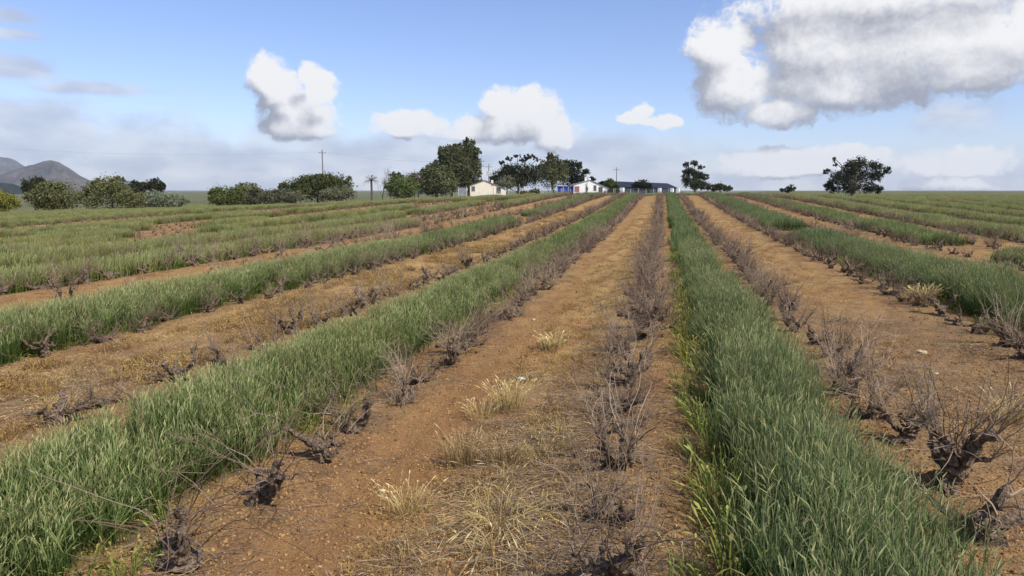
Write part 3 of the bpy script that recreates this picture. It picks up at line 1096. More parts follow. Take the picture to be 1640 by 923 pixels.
def vine_parts(seed, canes=18, cane_len=0.5, arms=4, hgt=0.15, cane_r=0.0036, sides=8, droop=0.0, up=1.0, rings=10):
    """bush vine: trunk, arms and one mass of canes; returns Geo trunk, [Geo arm], Geo canes"""
    r = np.random.default_rng(seed)
    T, AR, C = Geo(), [], Geo()
    ld = r.uniform(0, 2 * PI)
    tl = hgt * r.uniform(0.7, 1.3)
    tp = bend((0, 0, -0.06), (0.7 * math.cos(ld), 0.7 * math.sin(ld), 1), tl + 0.06, rings, r, 0.22)
    tr = np.interp(np.linspace(0, 1, rings + 1), [0, .3, .6, .85, 1], [1.5, 1.1, 1.0, 1.45, 0.9]) * r.uniform(0.050, 0.072)
    tr *= 1 + r.normal(0, 0.13, rings + 1)
    T.tube(tp, tr, sides + 2, 0, 0.30, seed)
    for s in range(r.integers(2, 6)):                                  # old pruning knobs
        i = r.integers(rings // 2, rings + 1)
        b = r.uniform(0, 2 * PI)
        T.tube(bend(tp[i], (math.cos(b), math.sin(b), 0.3), r.uniform(0.05, 0.10), 3, r, 0.4), np.array([0.036, 0.034, 0.03, 0.014]) * r.uniform(0.7, 1.2), 6, 0, 0.35, seed + s)
    head = tp[-1]
    ends = []
    a0 = r.uniform(0, 2 * PI)
    for k in range(arms):
        G = Geo()
        a = a0 + 2 * PI * k / arms + r.normal(0, 0.5)
        L = r.uniform(0.14, 0.46)
        ap = bend(head - np.array([0, 0, 0.03]), (math.cos(a), math.sin(a), r.uniform(0.0, 1.1)), L, rings, r, 0.25, 0.07)
        ar = np.linspace(0.041, 0.017, rings + 1) * r.uniform(0.75, 1.25) * (1 + r.normal(0, 0.16, rings + 1))
        ar[-2:] *= 1.4
        G.tube(ap, ar, sides, 0, 0.34, seed * 7 + k)
        for _q in range(r.integers(0, 3)):
            i = r.integers(rings // 3, rings)
            b = a + r.choice([-1, 1]) * r.uniform(0.5, 1.5)
            sp = bend(ap[i], (math.cos(b), math.sin(b), r.uniform(0, 0.9)), r.uniform(0.05, 0.16), 4, r, 0.3, 0.1)
            G.tube(sp, np.array([0.022, 0.019, 0.016, 0.018, 0.012]) * r.uniform(0.7, 1.2), 6, 0, 0.32, seed * 9 + k)
            ends.append(sp[-1])
        AR.append(G)
        ends.append(ap[-1])
        ends.append(ap[int(rings * 0.7)])
    for c in range(canes):
        e = ends[c % len(ends)]
        a = math.atan2(e[1] - head[1], e[0] - head[0]) + r.normal(0, 1.1)
        L = cane_len * r.uniform(0.25, 1.3)
        cp = bend(e, (0.7 * math.cos(a), 0.7 * math.sin(a), r.uniform(-0.1, 1.7) * up), L, 7, r, 0.17, -droop + r.normal(0, 0.04))
        tn = np.clip(r.normal(0.4, 0.35), 0, 1)
        rad = cane_r * r.uniform(0.7, 1.35)
        C.tube(cp, np.linspace(rad, rad * 0.4, 8), 3, tn, cap=False)
        for _s in range(r.integers(0, 5)):
            i = r.integers(1, 7)
            b = r.uniform(0, 2 * PI)
            C.tube(bend(cp[i], (math.cos(b), math.sin(b), r.uniform(-0.4, 0.9)), L * r.uniform(0.12, 0.5), 3, r, 0.25), np.linspace(rad * 0.6, rad * 0.3, 4), 3, tn, cap=False)
    return T, AR, C


KINDS = {'twiggy': dict(canes=58, cane_len=0.52, arms=5, up=1.6, cane_r=0.0032), 'bushy': dict(canes=95, cane_len=0.50, arms=5, up=1.4),
         'stumpy': dict(canes=16, cane_len=0.26, arms=4, hgt=0.17), 'arching': dict(canes=26, cane_len=0.95, arms=5, hgt=0.16, droop=0.13)}
PROTO = {}
for ki, (kn, kw) in enumerate(KINDS.items()):
    PROTO[kn] = []
    for s in range(4 if kn == 'arching' else 8):
        T, AR, C = vine_parts(1000 + ki * 100 + s, **kw)
        PROTO[kn].append((T.mesh('trunk', M_BARK), [a.mesh('arm', M_BARK) for a in AR], C.mesh('canes', M_CANE)))


def joined_vine(seed, **kw):
    T, AR, C = vine_parts(seed, sides=4, rings=5, **kw)
    g = Geo()
    for q in [T] + AR:
        for vv, tt in zip(q.v, q.t):
            g.v.append(vv)
            g.t.append(tt * 0)
    off = 0
    for q in [T] + AR:
        for fc in q.f:
            g.f.append(tuple(i + off for i in fc))
        off += q.n
    nb = len(g.f)
    for vv, tt in zip(C.v, C.t):
        g.v.append(vv)
        g.t.append(tt)
    g.f += [tuple(i + off for i in fc) for fc in C.f]
    me = g.mesh('distant_vine', M_BARK)
    me.materials.append(M_CANE)
    mi = np.ones(len(g.f), np.int32)
    mi[:nb] = 0
    me.polygons.foreach_set('material_index', mi)
    return me


def vine_kind(k, y, r):
    u = r.random()
    if k == 0:
        return 'bushy' if u < (0.2 if y < 10 else 0.6) else 'twiggy'
    if k == 1:
        if 13.5 < y < 24 or y > 33:
            return 'bushy'
        return 'twiggy' if u < 0.62 else ('bushy' if u < 0.82 else 'arching')
    if k in (2, 3):
        return 'stumpy' if u < 0.45 and y < 30 else ('twiggy' if y < 34 else 'bushy')
    if k == -1:
        if y < 7:
            return 'arching' if y < 6 or u < 0.6 else 'twiggy'
        return 'twiggy' if u < 0.5 else ('arching' if u < 0.6 else 'bushy')
    if k in (-2, -3, -5):
        return 'twiggy' if u < 0.6 else 'stumpy'
    return 'bushy' if y > 35 and u < 0.7 else ('twiggy' if u < 0.7 else 'stumpy')


FIRST = {0: 3.35, -1: 4.4, 1: 4.55, -2: 5.4, -3: 8.5, 2: 11.3}
vr = random.Random(21)
near_v, far_v = [], []
for k in range(ROW_MIN, ROW_MAX + 1):
    y = FIRST.get(k, 2.0 + vr.uniform(0, 1.2))
    while y < 165:
        xx = row_x(k) + vr.gauss(0, 0.07) - (0.2 * (1 - float(sstep(y, 9, 20))) if k == 1 else 0)
        yy = y + vr.gauss(0, 0.10)
        y += 1.05 if abs(k) < 4 else 1.2
        if yy > float(row_end(xx)) or not in_view(xx, yy, 3):
            continue
        miss = 0.015 if abs(k) < 4 else 0.12
        if k == 2 and yy > 26:
            miss = 0.02
        if vr.random() < miss and yy > 7:
            continue
        az_ = math.degrees(math.atan2(xx, yy)) + math.degrees(YAW)
        dep = float(depth_of(np.array(xx), np.array(yy)))
        inframe = abs(az_) < 34.6 and dep > 4.15
        if k == -4 and yy < 16 or k <= -6 and k % 2 == 0 and yy < 30:
            inframe = False
        (near_v if inframe else far_v).append((dep, k, xx, yy))
near_v.sort()
far_v += near_v[290:]
near_v = near_v[:290]
ROWS = {0: 'the row between sandy track and dark rye strip', -1: 'the row between pale rye strip and sandy track',
        1: 'the row between dark rye strip and gravelly alley', 2: 'the row fronting the short rye strip',
        3: 'the row behind the short rye strip', -2: 'the row behind the long pale rye strip', -3: 'the row fronting the second rye strip'}
count = {}
for dep, k, xx, yy in near_v:
    kn = vine_kind(k, yy, vr)
    count[k] = count.get(k, 0) + 1
    nth = ordinal(count[k])
    where = ROWS.get(k) or 'the %s row from the track towards the %s' % (ordinal(-k if k < 0 else k + 1), 'mountain' if k < 0 else 'big gum')
    lab = '%s grey %s vine up %s' % (nth, kn, where)
    root = empty('bush_vine', (xx, yy, float(ground_z(xx, yy)) - 0.01), vr.uniform(0, 6.28))
    s = vr.uniform(0.85, 1.25) * (1.08 if abs(k) < 2 else (1.3 if k in (-4, -5) else 1.0))
    if k == -1 and dep < 6.2:
        s *= 1.25
    root.scale = (s, s, s * vr.uniform(0.9, 1.1))
    tag(root, lab, 'vine', 'dormant bush vines in the vineyard rows')
    tm, ams, cm = vr.choice(PROTO[kn])
    link('trunk', tm, root)
    for a_ in ams:
        link('arm', a_, root)
    link('canes', cm, root)['kind'] = 'stuff'

FARV = proto_collection('distant_vines', [joined_vine(2000 + s, canes=48, cane_len=0.42, cane_r=0.006) for s in range(5)] + [joined_vine(2100 + s, canes=18, cane_len=0.3, cane_r=0.006) for s in range(3)])
fv = np.array([(a, b, c_) for _, a, b, c_ in far_v])
n = len(fv)
sf = np.random.default_rng(9).uniform(0.85, 1.3, n) * np.where((fv[:, 1] < -20) | (fv[:, 1] > 22), 0.68, 1.0)
ix = np.where(fv[:, 2] > 32, rng.integers(0, 5, n), rng.integers(0, 8, n))
scatter('distant_vines', FARV, fv[:, 1:], ix, np.column_stack([np.zeros((n, 2)), rng.uniform(0, 6.3, n)]), sf,
        'far dormant vines merging into mauve grey bands towards the cottages', 'vines')

# ------------------------------------------------------------------ straw tufts and stones one can point to
def gxy(px, py):
    d = CF + CR * (px - 820) / FPX - CU * (py - 461.5) / FPX
    p = d * (-CAM_H / d[2])
    return p[0], p[1]


TUFTS = [(815, 640, 0.34, 0.35, 60, 'tall pale straw tuft with drooping ears on the alley crest beside the track'),
         (740, 724, 0.36, 0.30, 46, 'upright pale straw tuft at the edge of the sandy track'),
         (806, 728, 0.32, 0.45, 44, 'brownish straw tuft beside the upright pale one'),
         (652, 795, 0.26, 0.45, 36, 'thin straw tuft among brown weeds near the sandy track'),
         (800, 822, 0.30, 1.5, 44, 'sprawling star of bleached straw in the middle of the alley'),
         (795, 866, 0.20, 1.5, 24, 'flattened little wisp of straw under the sprawling star'),
         (872, 690, 0.18, 1.1, 26, 'low straw tuft close to the twiggy vine row'),
         (885, 547, 0.30, 0.5, 34, 'grey gold straw tuft halfway along the alley'),
         (886, 420, 0.45, 0.4, 30, 'small far straw tuft standing alone on the orange alley'),
         (1479, 484, 0.50, 0.5, 60, 'golden straw tuft leaning on the short rye strip'),
         (1615, 665, 0.40, 0.5, 50, 'golden brown straw tuft in the gravelly alley'),
         (770, 650, 0.26, 0.5, 30, 'ragged straw tuft beside the tall pale one')]
for i, (px, py, h_, sp, ns, lab) in enumerate(TUFTS):
    x, y = gxy(px, py)
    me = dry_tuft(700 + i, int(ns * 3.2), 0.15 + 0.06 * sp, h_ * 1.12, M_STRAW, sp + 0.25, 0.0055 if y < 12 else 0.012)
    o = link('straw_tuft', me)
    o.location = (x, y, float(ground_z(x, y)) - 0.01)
    tag(o, lab, 'straw tuft', 'pale straw tufts in the alleys')

STONES = [(1477, 558, 0.085, 'pale ochre stone lying in the gravelly alley'), (1500, 590, 0.05, 'small pale stone just nearer than the ochre stone in the gravelly alley'),
          (1105, 584, 0.045, 'small stone against the foot of the dark rye strip'), (1307, 535, 0.05, 'pebble sized stone beside a black vine stump'),
          (855, 497, 0.05, 'pale stone on the sandy track far edge'), (612, 762, 0.032, 'small pale stone on the sandy track')]
for i, (px, py, s_, lab) in enumerate(STONES):
    x, y = gxy(px, py)
    o = link('stone', pebble(800 + i, M_STONE))
    o.location = (x, y, float(ground_z(x, y)) + s_ * 0.25)
    o.scale = (s_, s_, s_)
    o.rotation_euler = (0, 0, i * 1.3)
    tag(o, lab, 'stone', 'stones lying on the soil')

# crumpled white scrap by the tall straw tuft
g = Geo()
r_ = np.random.default_rng(4)
nn = 6
vv = np.array([(i / (nn - 1) - 0.5, j / (nn - 1) - 0.5, 0) for i in range(nn) for j in range(nn)]) * [0.10, 0.07, 1]
vv[:, 2] = 0.01 + r_.uniform(0, 0.04, nn * nn)
vv[:, :2] += r_.normal(0, 0.012, (nn * nn, 2))
g.add(vv, [(i * nn + j, (i + 1) * nn + j, (i + 1) * nn + j + 1, i * nn + j + 1) for i in range(nn - 1) for j in range(nn - 1)])
o = g.obj('plastic_scrap', rough_mat('white_plastic', (0.55, 0.55, 0.58), (0.7, 0.7, 0.72), 8, 0.5))
x, y = gxy(836, 599)
o.location = (x, y, float(ground_z(x, y)) + 0.03)
tag(o, 'crumpled white plastic scrap behind the tall pale straw tuft', 'plastic scrap')

# ------------------------------------------------------------------ trees and shrubs
def foliage(name, c0, c1, alt, trans=0.15):
    return leaf_mat(name, c0, c1, alt, 0.5, trans, (0.45, 0.7))


F_OLIVE = foliage('olive_foliage', (0.105, 0.118, 0.044), (0.26, 0.26, 0.110), (0.17, 0.17, 0.070))
F_YELLOW = foliage('yellow_foliage', (0.095, 0.098, 0.018), (0.21, 0.19, 0.040), (0.14, 0.135, 0.03))
F_DARK = foliage('dark_foliage', (0.024, 0.030, 0.014), (0.075, 0.078, 0.038), (0.048, 0.05, 0.026))
F_GREY = foliage('grey_foliage', (0.095, 0.11, 0.065), (0.21, 0.225, 0.145), (0.14, 0.15, 0.09))
F_BROWN = foliage('brownish_foliage', (0.095, 0.100, 0.056), (0.20, 0.195, 0.115), (0.11, 0.105, 0.06))
F_GREEN = foliage('mid_foliage', (0.055, 0.074, 0.022), (0.15, 0.165, 0.058), (0.09, 0.105, 0.036))
F_CONE = foliage('conifer_foliage', (0.050, 0.058, 0.027), (0.16, 0.158, 0.075), (0.075, 0.08, 0.038))
M_TRUNK = rough_mat('tree_bark', (0.06, 0.048, 0.038), (0.14, 0.115, 0.09), 3.0, 0.95, 0.5)
M_PALE_TRUNK = rough_mat('gum_bark', (0.11, 0.09, 0.07), (0.24, 0.20, 0.16), 2.0, 0.9, 0.4)


def leaf_cloud(lobes, n, size, seed, shell=0.55, flat=0.0):
    r = np.random.default_rng(seed)
    lobes = np.asarray(lobes, float)
    w = (lobes[:, 3] * lobes[:, 5]) ** 0.8
    w /= w.sum()
    ncl = max(8, n // 22)
    li = r.choice(len(lobes), ncl, p=w)
    d = r.normal(size=(ncl, 3))
    d /= np.linalg.norm(d, axis=1)[:, None]
    q = shell + (1 - shell) * r.uniform(size=ncl) ** 0.6
    inner = r.uniform(size=ncl) < 0.25
    q = np.where(inner, r.uniform(size=ncl), q)
    cen = lobes[li, :3] + d * lobes[li, 3:6] * q[:, None]
    ci = r.integers(0, ncl, n)
    sp = lobes[li, 3:6].min(1)[ci, None]
    p = cen[ci] + r.normal(size=(n, 3)) * np.minimum(sp * 0.22, 0.55)
    nrm = d[ci] * 0.7 + r.normal(size=(n, 3)) * 0.8
    nrm[:, 2] += flat
    nrm /= np.linalg.norm(nrm, axis=1)[:, None]
    u = np.cross(nrm, r.normal(size=(n, 3)))
    u /= np.linalg.norm(u, axis=1)[:, None]
    v = np.cross(nrm, u)
    s = size * r.uniform(0.55, 1.3, n)[:, None]
    k = r.uniform(0.45, 1.0, n)[:, None]
    Q = np.stack([p - u * s, p - v * s * k * 0.7, p + u * s, p + v * s * k * 0.7], 1)
    tone = np.clip(r.uniform(0, 1, ncl)[ci] * 0.75 + r.uniform(-0.1, 0.25, n), 0, 1)
    return Q, tone


def tree(name, label, cat, dist, lobes_px, mat, n, size, base=None, trunk_r=0.22, bark=None, group=None, shell=0.55, limbs=True, deep=1.0, airy=1.0):
    """lobes_px: (x, y, half width, half height) of crown masses as sighted in the photograph at that distance"""
    m = dist / FPX
    xs = np.array([l[0] for l in lobes_px], float)
    bx = base if base is not None else float(np.average(xs, weights=[l[2] * l[3] for l in lobes_px]))
    gp = sight(bx, 305, dist)
    gz = float(ground_z(gp[0], gp[1]))
    root = empty(name, (gp[0], gp[1], gz), YAW)
    tag(root, label, cat, group)
    r = np.random.default_rng(int(bx * 13 + dist))
    L = []
    rag = []
    if airy == 1.0:
        for lx, ly, rx, ry in lobes_px:
            for _k in range(5 if name == 'conifer' else 3):
                a = r.uniform(-0.1, PI + 0.1)
                f = r.uniform(0.18, 0.32)
                rag.append((lx + rx * 0.98 * math.cos(a), ly - ry * 0.98 * math.sin(a), rx * f * (0.7 if name == 'conifer' else 1.0), ry * f * (1.5 if name == 'conifer' else 0.9)))
    for lx, ly, rx, ry in list(lobes_px) + rag:
        q = sight(lx, ly, dist)
        L.append(((lx - bx) * m * 1.0, r.uniform(-0.35, 0.35) * rx * m * deep, q[2] - gz, rx * m * airy, rx * m * deep * airy, ry * m * airy))
    L = np.array(L)
    Q, tone = leaf_cloud(L, int(n * 1.25), size * 1.12, int(bx) + 5, shell)
    low = Q[:, :, 2] < 0.02
    Q[:, :, 2] = np.where(low, 0.02 + r.uniform(0, 0.2, Q.shape[:2]), Q[:, :, 2])
    g = Geo()
    zs = L[:, 2]
    top = float(np.max(zs))
    fork = max(0.4, 0.35 * float(np.min(zs)) + 0.15 * top)
    tp = bend((0, 0, -0.2), (0.05, 0, 1), fork + 0.2, 5, r, 0.06)
    g.tube(tp, np.linspace(trunk_r * 1.3, trunk_r * 0.85, 6), 8, 0, 0.08, 3)
    if limbs:
        for l in L[:len(lobes_px)]:
            e = np.array([l[0], l[1], l[2] + 0.35 * l[5]])
            s0 = tp[-1]
            t = np.linspace(0, 1, 6)[:, None]
            mid = np.array([0.25 * e[0], 0.25 * e[1], 0.6 * e[2] + 0.4 * s0[2]])
            bp = (1 - t) ** 2 * s0 + 2 * t * (1 - t) * mid + t ** 2 * e
            bp[1:-1] += r.normal(0, 0.10, (4, 3)) * min(1.0, l[3])
            g.tube(bp, np.linspace(trunk_r * 0.6, trunk_r * 0.12, 6), 6, 0)
    g.obj('trunk', bark or M_TRUNK, root)
    link('crown', quads_mesh('crown', Q, tone, mat), root)
    return root


GE = 'shrubs along the field edge'
tree('yellow_bush', 'yellow green bush cut by the picture edge below the mountain', 'bush', 125, [(2, 322, 22, 15), (18, 327, 12, 10), (-18, 318, 18, 18)], F_YELLOW, 5000, 0.16, trunk_r=0.12, group=GE)
tree('round_bush', 'large round olive green bush standing before the dark tree below the mountain', 'bush', 130, [(84, 316, 36, 21), (66, 321, 22, 15), (102, 320, 20, 15), (82, 303, 18, 10)], F_OLIVE, 9000, 0.16, trunk_r=0.15, group=GE)
tree('dark_tree', 'dark round tree peeping over the olive green bush under the mountain', 'tree', 210, [(52, 297, 13, 11), (64, 296, 9, 9), (46, 303, 8, 8)], F_DARK, 3500, 0.26, group='dark trees behind the field edge')
tree('olive_shrub', 'tall olive shrub with a ragged top between round bush and pale shrub', 'bush', 132, [(170, 308, 30, 22), (188, 297, 12, 13), (150, 314, 16, 18), (204, 318, 22, 14), (160, 295, 10, 8), (222, 323, 12, 10)], F_OLIVE, 10000, 0.16, trunk_r=0.15, group=GE)
tree('dark_tree', 'pair crowned small dark tree beyond the ragged olive shrub', 'tree', 230, [(215, 298, 9, 7), (228, 299, 7, 7), (222, 304, 9, 6)], F_DARK, 2600, 0.26, group='dark trees behind the field edge')
tree('dark_tree', 'small round dark tree alone above the pale grey shrub', 'tree', 230, [(250, 296, 12, 9), (245, 300, 8, 7), (258, 300, 7, 7)], F_DARK, 2600, 0.26, group='dark trees behind the field edge')
tree('pale_shrub', 'pale grey green shrub with silvery leaves sprawling below the small dark tree', 'bush', 134, [(255, 320, 24, 11), (278, 322, 20, 9), (246, 312, 9, 7), (240, 326, 14, 7)], F_GREY, 6000, 0.15, trunk_r=0.08, group=GE)
tree('dark_bush', 'dark green rounded bush at the start of the long hedge', 'bush', 142, [(362, 315, 24, 15), (350, 318, 14, 12), (376, 316, 14, 13)], F_GREEN, 7000, 0.16, trunk_r=0.12, group=GE)
tree('olive_shrub', 'olive shrub rising just behind the dark green rounded bush', 'bush', 150, [(395, 305, 17, 11), (408, 311, 13, 10), (384, 312, 12, 11)], F_OLIVE, 5000, 0.17, trunk_r=0.12, group=GE)
tree('grey_shrub', 'greyish low shrub running on from the dark bush towards the big mound', 'bush', 146, [(418, 317, 30, 12), (445, 316, 22, 10), (398, 320, 18, 9), (465, 318, 14, 8)], F_BROWN, 7000, 0.16, trunk_r=0.1, group=GE)
tree('mound_bush', 'big dark green mound of bush below the lone power pole', 'bush', 165, [(510, 300, 42, 20), (480, 304, 28, 16), (540, 302, 24, 19), (462, 308, 14, 10), (525, 290, 26, 10), (495, 291, 14, 9)], F_GREEN, 14000, 0.2, trunk_r=0.25, group=GE)
tree('grey_shrub', 'grey green shrub leaning on the foot of the big mound', 'bush', 158, [(540, 310, 22, 10), (520, 313, 16, 7), (558, 312, 12, 8), (470, 314, 20, 7)], F_BROWN, 5000, 0.16, trunk_r=0.1, group=GE)
tree('dark_tree', 'far dark tree top showing above the round green bush', 'tree', 260, [(634, 280, 8, 4), (639, 284, 7, 5)], F_DARK, 1200, 0.26, group='dark trees behind the field edge')
tree('round_bush', 'round mid green bush left of the tall dark conifers'.replace(' left of', ' beside'), 'bush', 180, [(644, 299, 22, 17), (634, 302, 14, 14), (656, 301, 13, 14)], F_GREEN, 8000, 0.19, trunk_r=0.2, group=GE)
tree('rusty_tree', 'rusty brown tree half hidden between round bush and conifers', 'tree', 215, [(666, 288, 14, 11), (676, 296, 9, 9)], foliage('rusty_foliage', (0.085, 0.055, 0.035), (0.17, 0.11, 0.07), (0.1, 0.07, 0.05)), 3000, 0.24)
GC = 'tall conifers by the cream cottage'
tree('conifer', 'lower wide conifer at the edge of the tall dark clump', 'tree', 195, [(700, 290, 24, 22), (688, 297, 16, 15), (695, 275, 12, 11), (715, 296, 18, 17), (682, 305, 14, 10)], F_CONE, 12000, 0.24, trunk_r=0.35, group=GC)
tree('conifer', 'broad shouldered conifer in the middle of the tall clump', 'tree', 200, [(722, 258, 18, 20), (714, 245, 10, 11), (730, 245, 12, 12), (722, 280, 24, 24), (734, 266, 14, 22), (708, 268, 12, 14)], F_CONE, 15000, 0.24, trunk_r=0.4, group=GC)
tree('conifer', 'tallest conifer with a tufted tip beside the cream cottage', 'tree', 203, [(752, 232, 9, 9), (750, 248, 14, 13), (758, 244, 12, 6), (748, 268, 17, 20), (762, 262, 9, 9), (756, 286, 14, 17), (742, 290, 16, 18), (738, 240, 8, 9), (764, 296, 9, 11)], F_CONE, 15000, 0.24, trunk_r=0.4, group=GC)
GG = 'dark gum trees behind the cottages'
tree('gum_tree', 'wide dark gum with flat umbrella sprays on top between the cottages', 'tree', 235, [(838, 275, 26, 15), (815, 276, 16, 14), (858, 280, 14, 16), (800, 284, 15, 14), (830, 290, 30, 14), (815, 254, 9, 3.5), (829, 250, 7, 2.5), (846, 251, 12, 4), (860, 256, 8, 3.5), (804, 261, 6, 3), (837, 256, 8, 3), (790, 291, 9, 8), (812, 268, 8, 4), (866, 268, 7, 6)], F_DARK, 10000, 0.24, trunk_r=0.5, bark=M_PALE_TRUNK, group=GG, airy=0.88)
tree('conifer', 'pointed olive conifer between the two dark gums', 'tree', 212, [(886, 262, 11, 14), (876, 276, 12, 14), (897, 275, 12, 16), (886, 286, 22, 18), (870, 262, 4, 5), (882, 253, 6, 8)], F_CONE, 9000, 0.24, trunk_r=0.35)
tree('gum_tree', 'open crowned dark gum rising over the white cottage', 'tree', 235, [(915, 262, 12, 7), (926, 265, 9, 6), (918, 275, 14, 10), (938, 275, 9, 5), (930, 285, 10, 8), (912, 290, 14, 10), (948, 287, 7, 4), (905, 260, 6, 5)], F_DARK, 5500, 0.22, trunk_r=0.4, bark=M_PALE_TRUNK, group=GG, airy=0.84)
tree('brown_shrub', 'twiggy brownish shrub behind the cream cottage roof', 'bush', 205, [(810, 292, 13, 9), (802, 297, 9, 7), (818, 298, 8, 7)], F_BROWN, 2600, 0.18, trunk_r=0.12)
tree('dark_bush', 'small dark bush between the white cottage and the long shed', 'bush', 215, [(976, 294, 8, 6), (984, 297, 7, 5), (970, 298, 6, 4)], F_GREEN, 2600, 0.2, trunk_r=0.12)
tree('low_shrub', 'low dark shrub hugging the wall end of the white cottage', 'bush', 186, [(981, 306, 8, 3.5), (988, 308, 6, 3), (974, 308, 6, 3)], F_DARK, 1500, 0.15, trunk_r=0.08)
tree('dark_bush', 'dark bush standing before the long shed roof', 'bush', 225, [(1028, 296, 11, 7), (1020, 299, 7, 6), (1036, 300, 7, 6)], F_DARK, 2800, 0.2, trunk_r=0.12)
tree('yellow_bush', 'low yellow flowering bush at the yard fence between the cottages', 'bush', 172, [(845, 309, 12, 4), (858, 307, 7, 5), (832, 310, 8, 3)], F_YELLOW, 1600, 0.15, trunk_r=0.06)
tree('gum_tree', 'slim ragged gum standing alone on the crest beyond the row ends', 'tree', 210, [(1098, 264, 6, 5), (1110, 262, 8, 5), (1104, 275, 10, 7), (1122, 268, 7, 4), (1127, 283, 10, 6), (1100, 287, 9, 8), (1112, 294, 20, 11), (1128, 297, 10, 8), (1094, 279, 5, 6), (1136, 300, 7, 5), (1115, 280, 9, 7)], F_DARK, 7000, 0.2, trunk_r=0.35, bark=M_PALE_TRUNK, airy=0.8)
tree('dark_bush', 'dark bush trailing away from the slim ragged gum', 'bush', 215, [(1152, 300, 11, 5), (1164, 302, 8, 4), (1143, 302, 7, 4)], F_DARK, 2600, 0.2, trunk_r=0.12)
tree('dark_tree', 'tiny dark tree on the crest between the two lone gums', 'tree', 250, [(1266, 302, 7, 5), (1261, 305, 5, 4), (1252, 305, 3, 3)], F_DARK, 1500, 0.22, trunk_r=0.15)
tree('gum_tree', 'big spreading dark gum alone on the crest at the field end', 'tree', 200,
     [(1378, 262, 24, 12), (1360, 268, 14, 12), (1398, 268, 16, 11), (1418, 273, 8, 6), (1380, 282, 26, 14), (1350, 285, 16, 14), (1334, 287, 13, 12), (1322, 275, 7, 5), (1336, 262, 6, 5), (1334, 255, 3.5, 4), (1336, 303, 14, 9), (1362, 302, 18, 11), (1390, 300, 18, 10), (1406, 303, 12, 8), (1400, 284, 12, 9), (1328, 296, 9, 8), (1408, 278, 8, 5)],
     F_DARK, 14000, 0.19, trunk_r=0.55, bark=M_PALE_TRUNK, base=1366, airy=0.78)

# palm
def palm(px, py, dist, label, n=40, L=2.2):
    gp = sight(px, 305, dist)
    gz = float(ground_z(gp[0], gp[1]))
    topz = sight(px, py, dist)[2] - gz
    root = empty('palm_tree', (gp[0], gp[1], gz), 0)
    tag(root, label, 'palm')
    g = Geo()
    g.tube([(0, 0, -0.2), (0.05, 0, topz * 0.5), (0, 0, topz)], [0.32, 0.26, 0.3], 8, 0, 0.1, 2)
    g.obj('trunk', M_TRUNK, root)
    r = np.random.default_rng(3)
    g = Geo()
    for i in range(n):
        a = 2 * PI * i / n * 2.4
        e = r.uniform(-0.5, 1.45)
        t = np.linspace(0, 1, 6)
        out = np.array([math.cos(a), math.sin(a), 0])
        p = np.array([0, 0, topz]) + np.outer(t * L * math.cos(e), out) + np.outer(t * L * math.sin(e) - t ** 2 * L * 0.38, [0, 0, 1])
        sd = np.array([-out[1], out[0], 0])
        for q in range(1, 6):
            for s_ in (-1, 1):
                for w in (0.0, 0.5):
                    b = p[q] * (1 - w) + p[q - 1] * w
                    tip = b + sd * s_ * 0.55 * (1 - 0.1 * q) + out * 0.25 + np.array([0, 0, -0.08])
                    g.ribbon([b, tip], [0.16, 0.03], out, r.uniform(0, 1))
        g.ribbon(p, 0.05, sd, 0.3)
    o = g.obj('fronds', F_DARK, root)
    o['kind'] = 'stuff'


palm(595, 288, 205, 'feathery palm standing clear between the mound and the bare tree')


def bare_tree(px, top, dist, label, seed):
    gp = sight(px, 305, dist)
    gz = float(ground_z(gp[0], gp[1]))
    h = sight(px, top, dist)[2] - gz
    root = empty('bare_tree', (gp[0], gp[1], gz), 0)
    tag(root, label, 'tree', 'leafless trees by the palm')
    r = np.random.default_rng(seed)
    g = Geo()
    tp = bend((0, 0, -0.2), (0.03, 0.02, 1), h * 0.55, 6, r, 0.05)
    g.tube(tp, np.linspace(0.16, 0.09, 7), 6)
    g.obj('trunk', M_TRUNK, root)
    g = Geo()
    for i in range(16):
        s = tp[r.integers(2, 7)]
        a = r.uniform(0, 2 * PI)
        b = bend(s, (0.5 * math.cos(a), 0.5 * math.sin(a), 1.2), h * r.uniform(0.25, 0.48), 6, r, 0.12, 0.05)
        g.tube(b, np.linspace(0.06, 0.018, 7), 4, 0)
        for j in range(5):
            a2 = r.uniform(0, 2 * PI)
            c = bend(b[r.integers(2, 7)], (0.6 * math.cos(a2), 0.6 * math.sin(a2), 1.0), h * r.uniform(0.08, 0.2), 4, r, 0.15, 0.03)
            g.tube(c, np.linspace(0.026, 0.01, 5), 3, 0.3)
    o = g.obj('branches', M_CANE, root)
    o['kind'] = 'stuff'


bare_tree(625, 266, 210, 'taller leafless tree next to the round green bush', 31)
bare_tree(612, 278, 212, 'shorter leafless tree between the palm and the taller bare one', 32)
bare_tree(939, 291, 182, 'spindly leafless tree in front of the white cottage wall', 33)

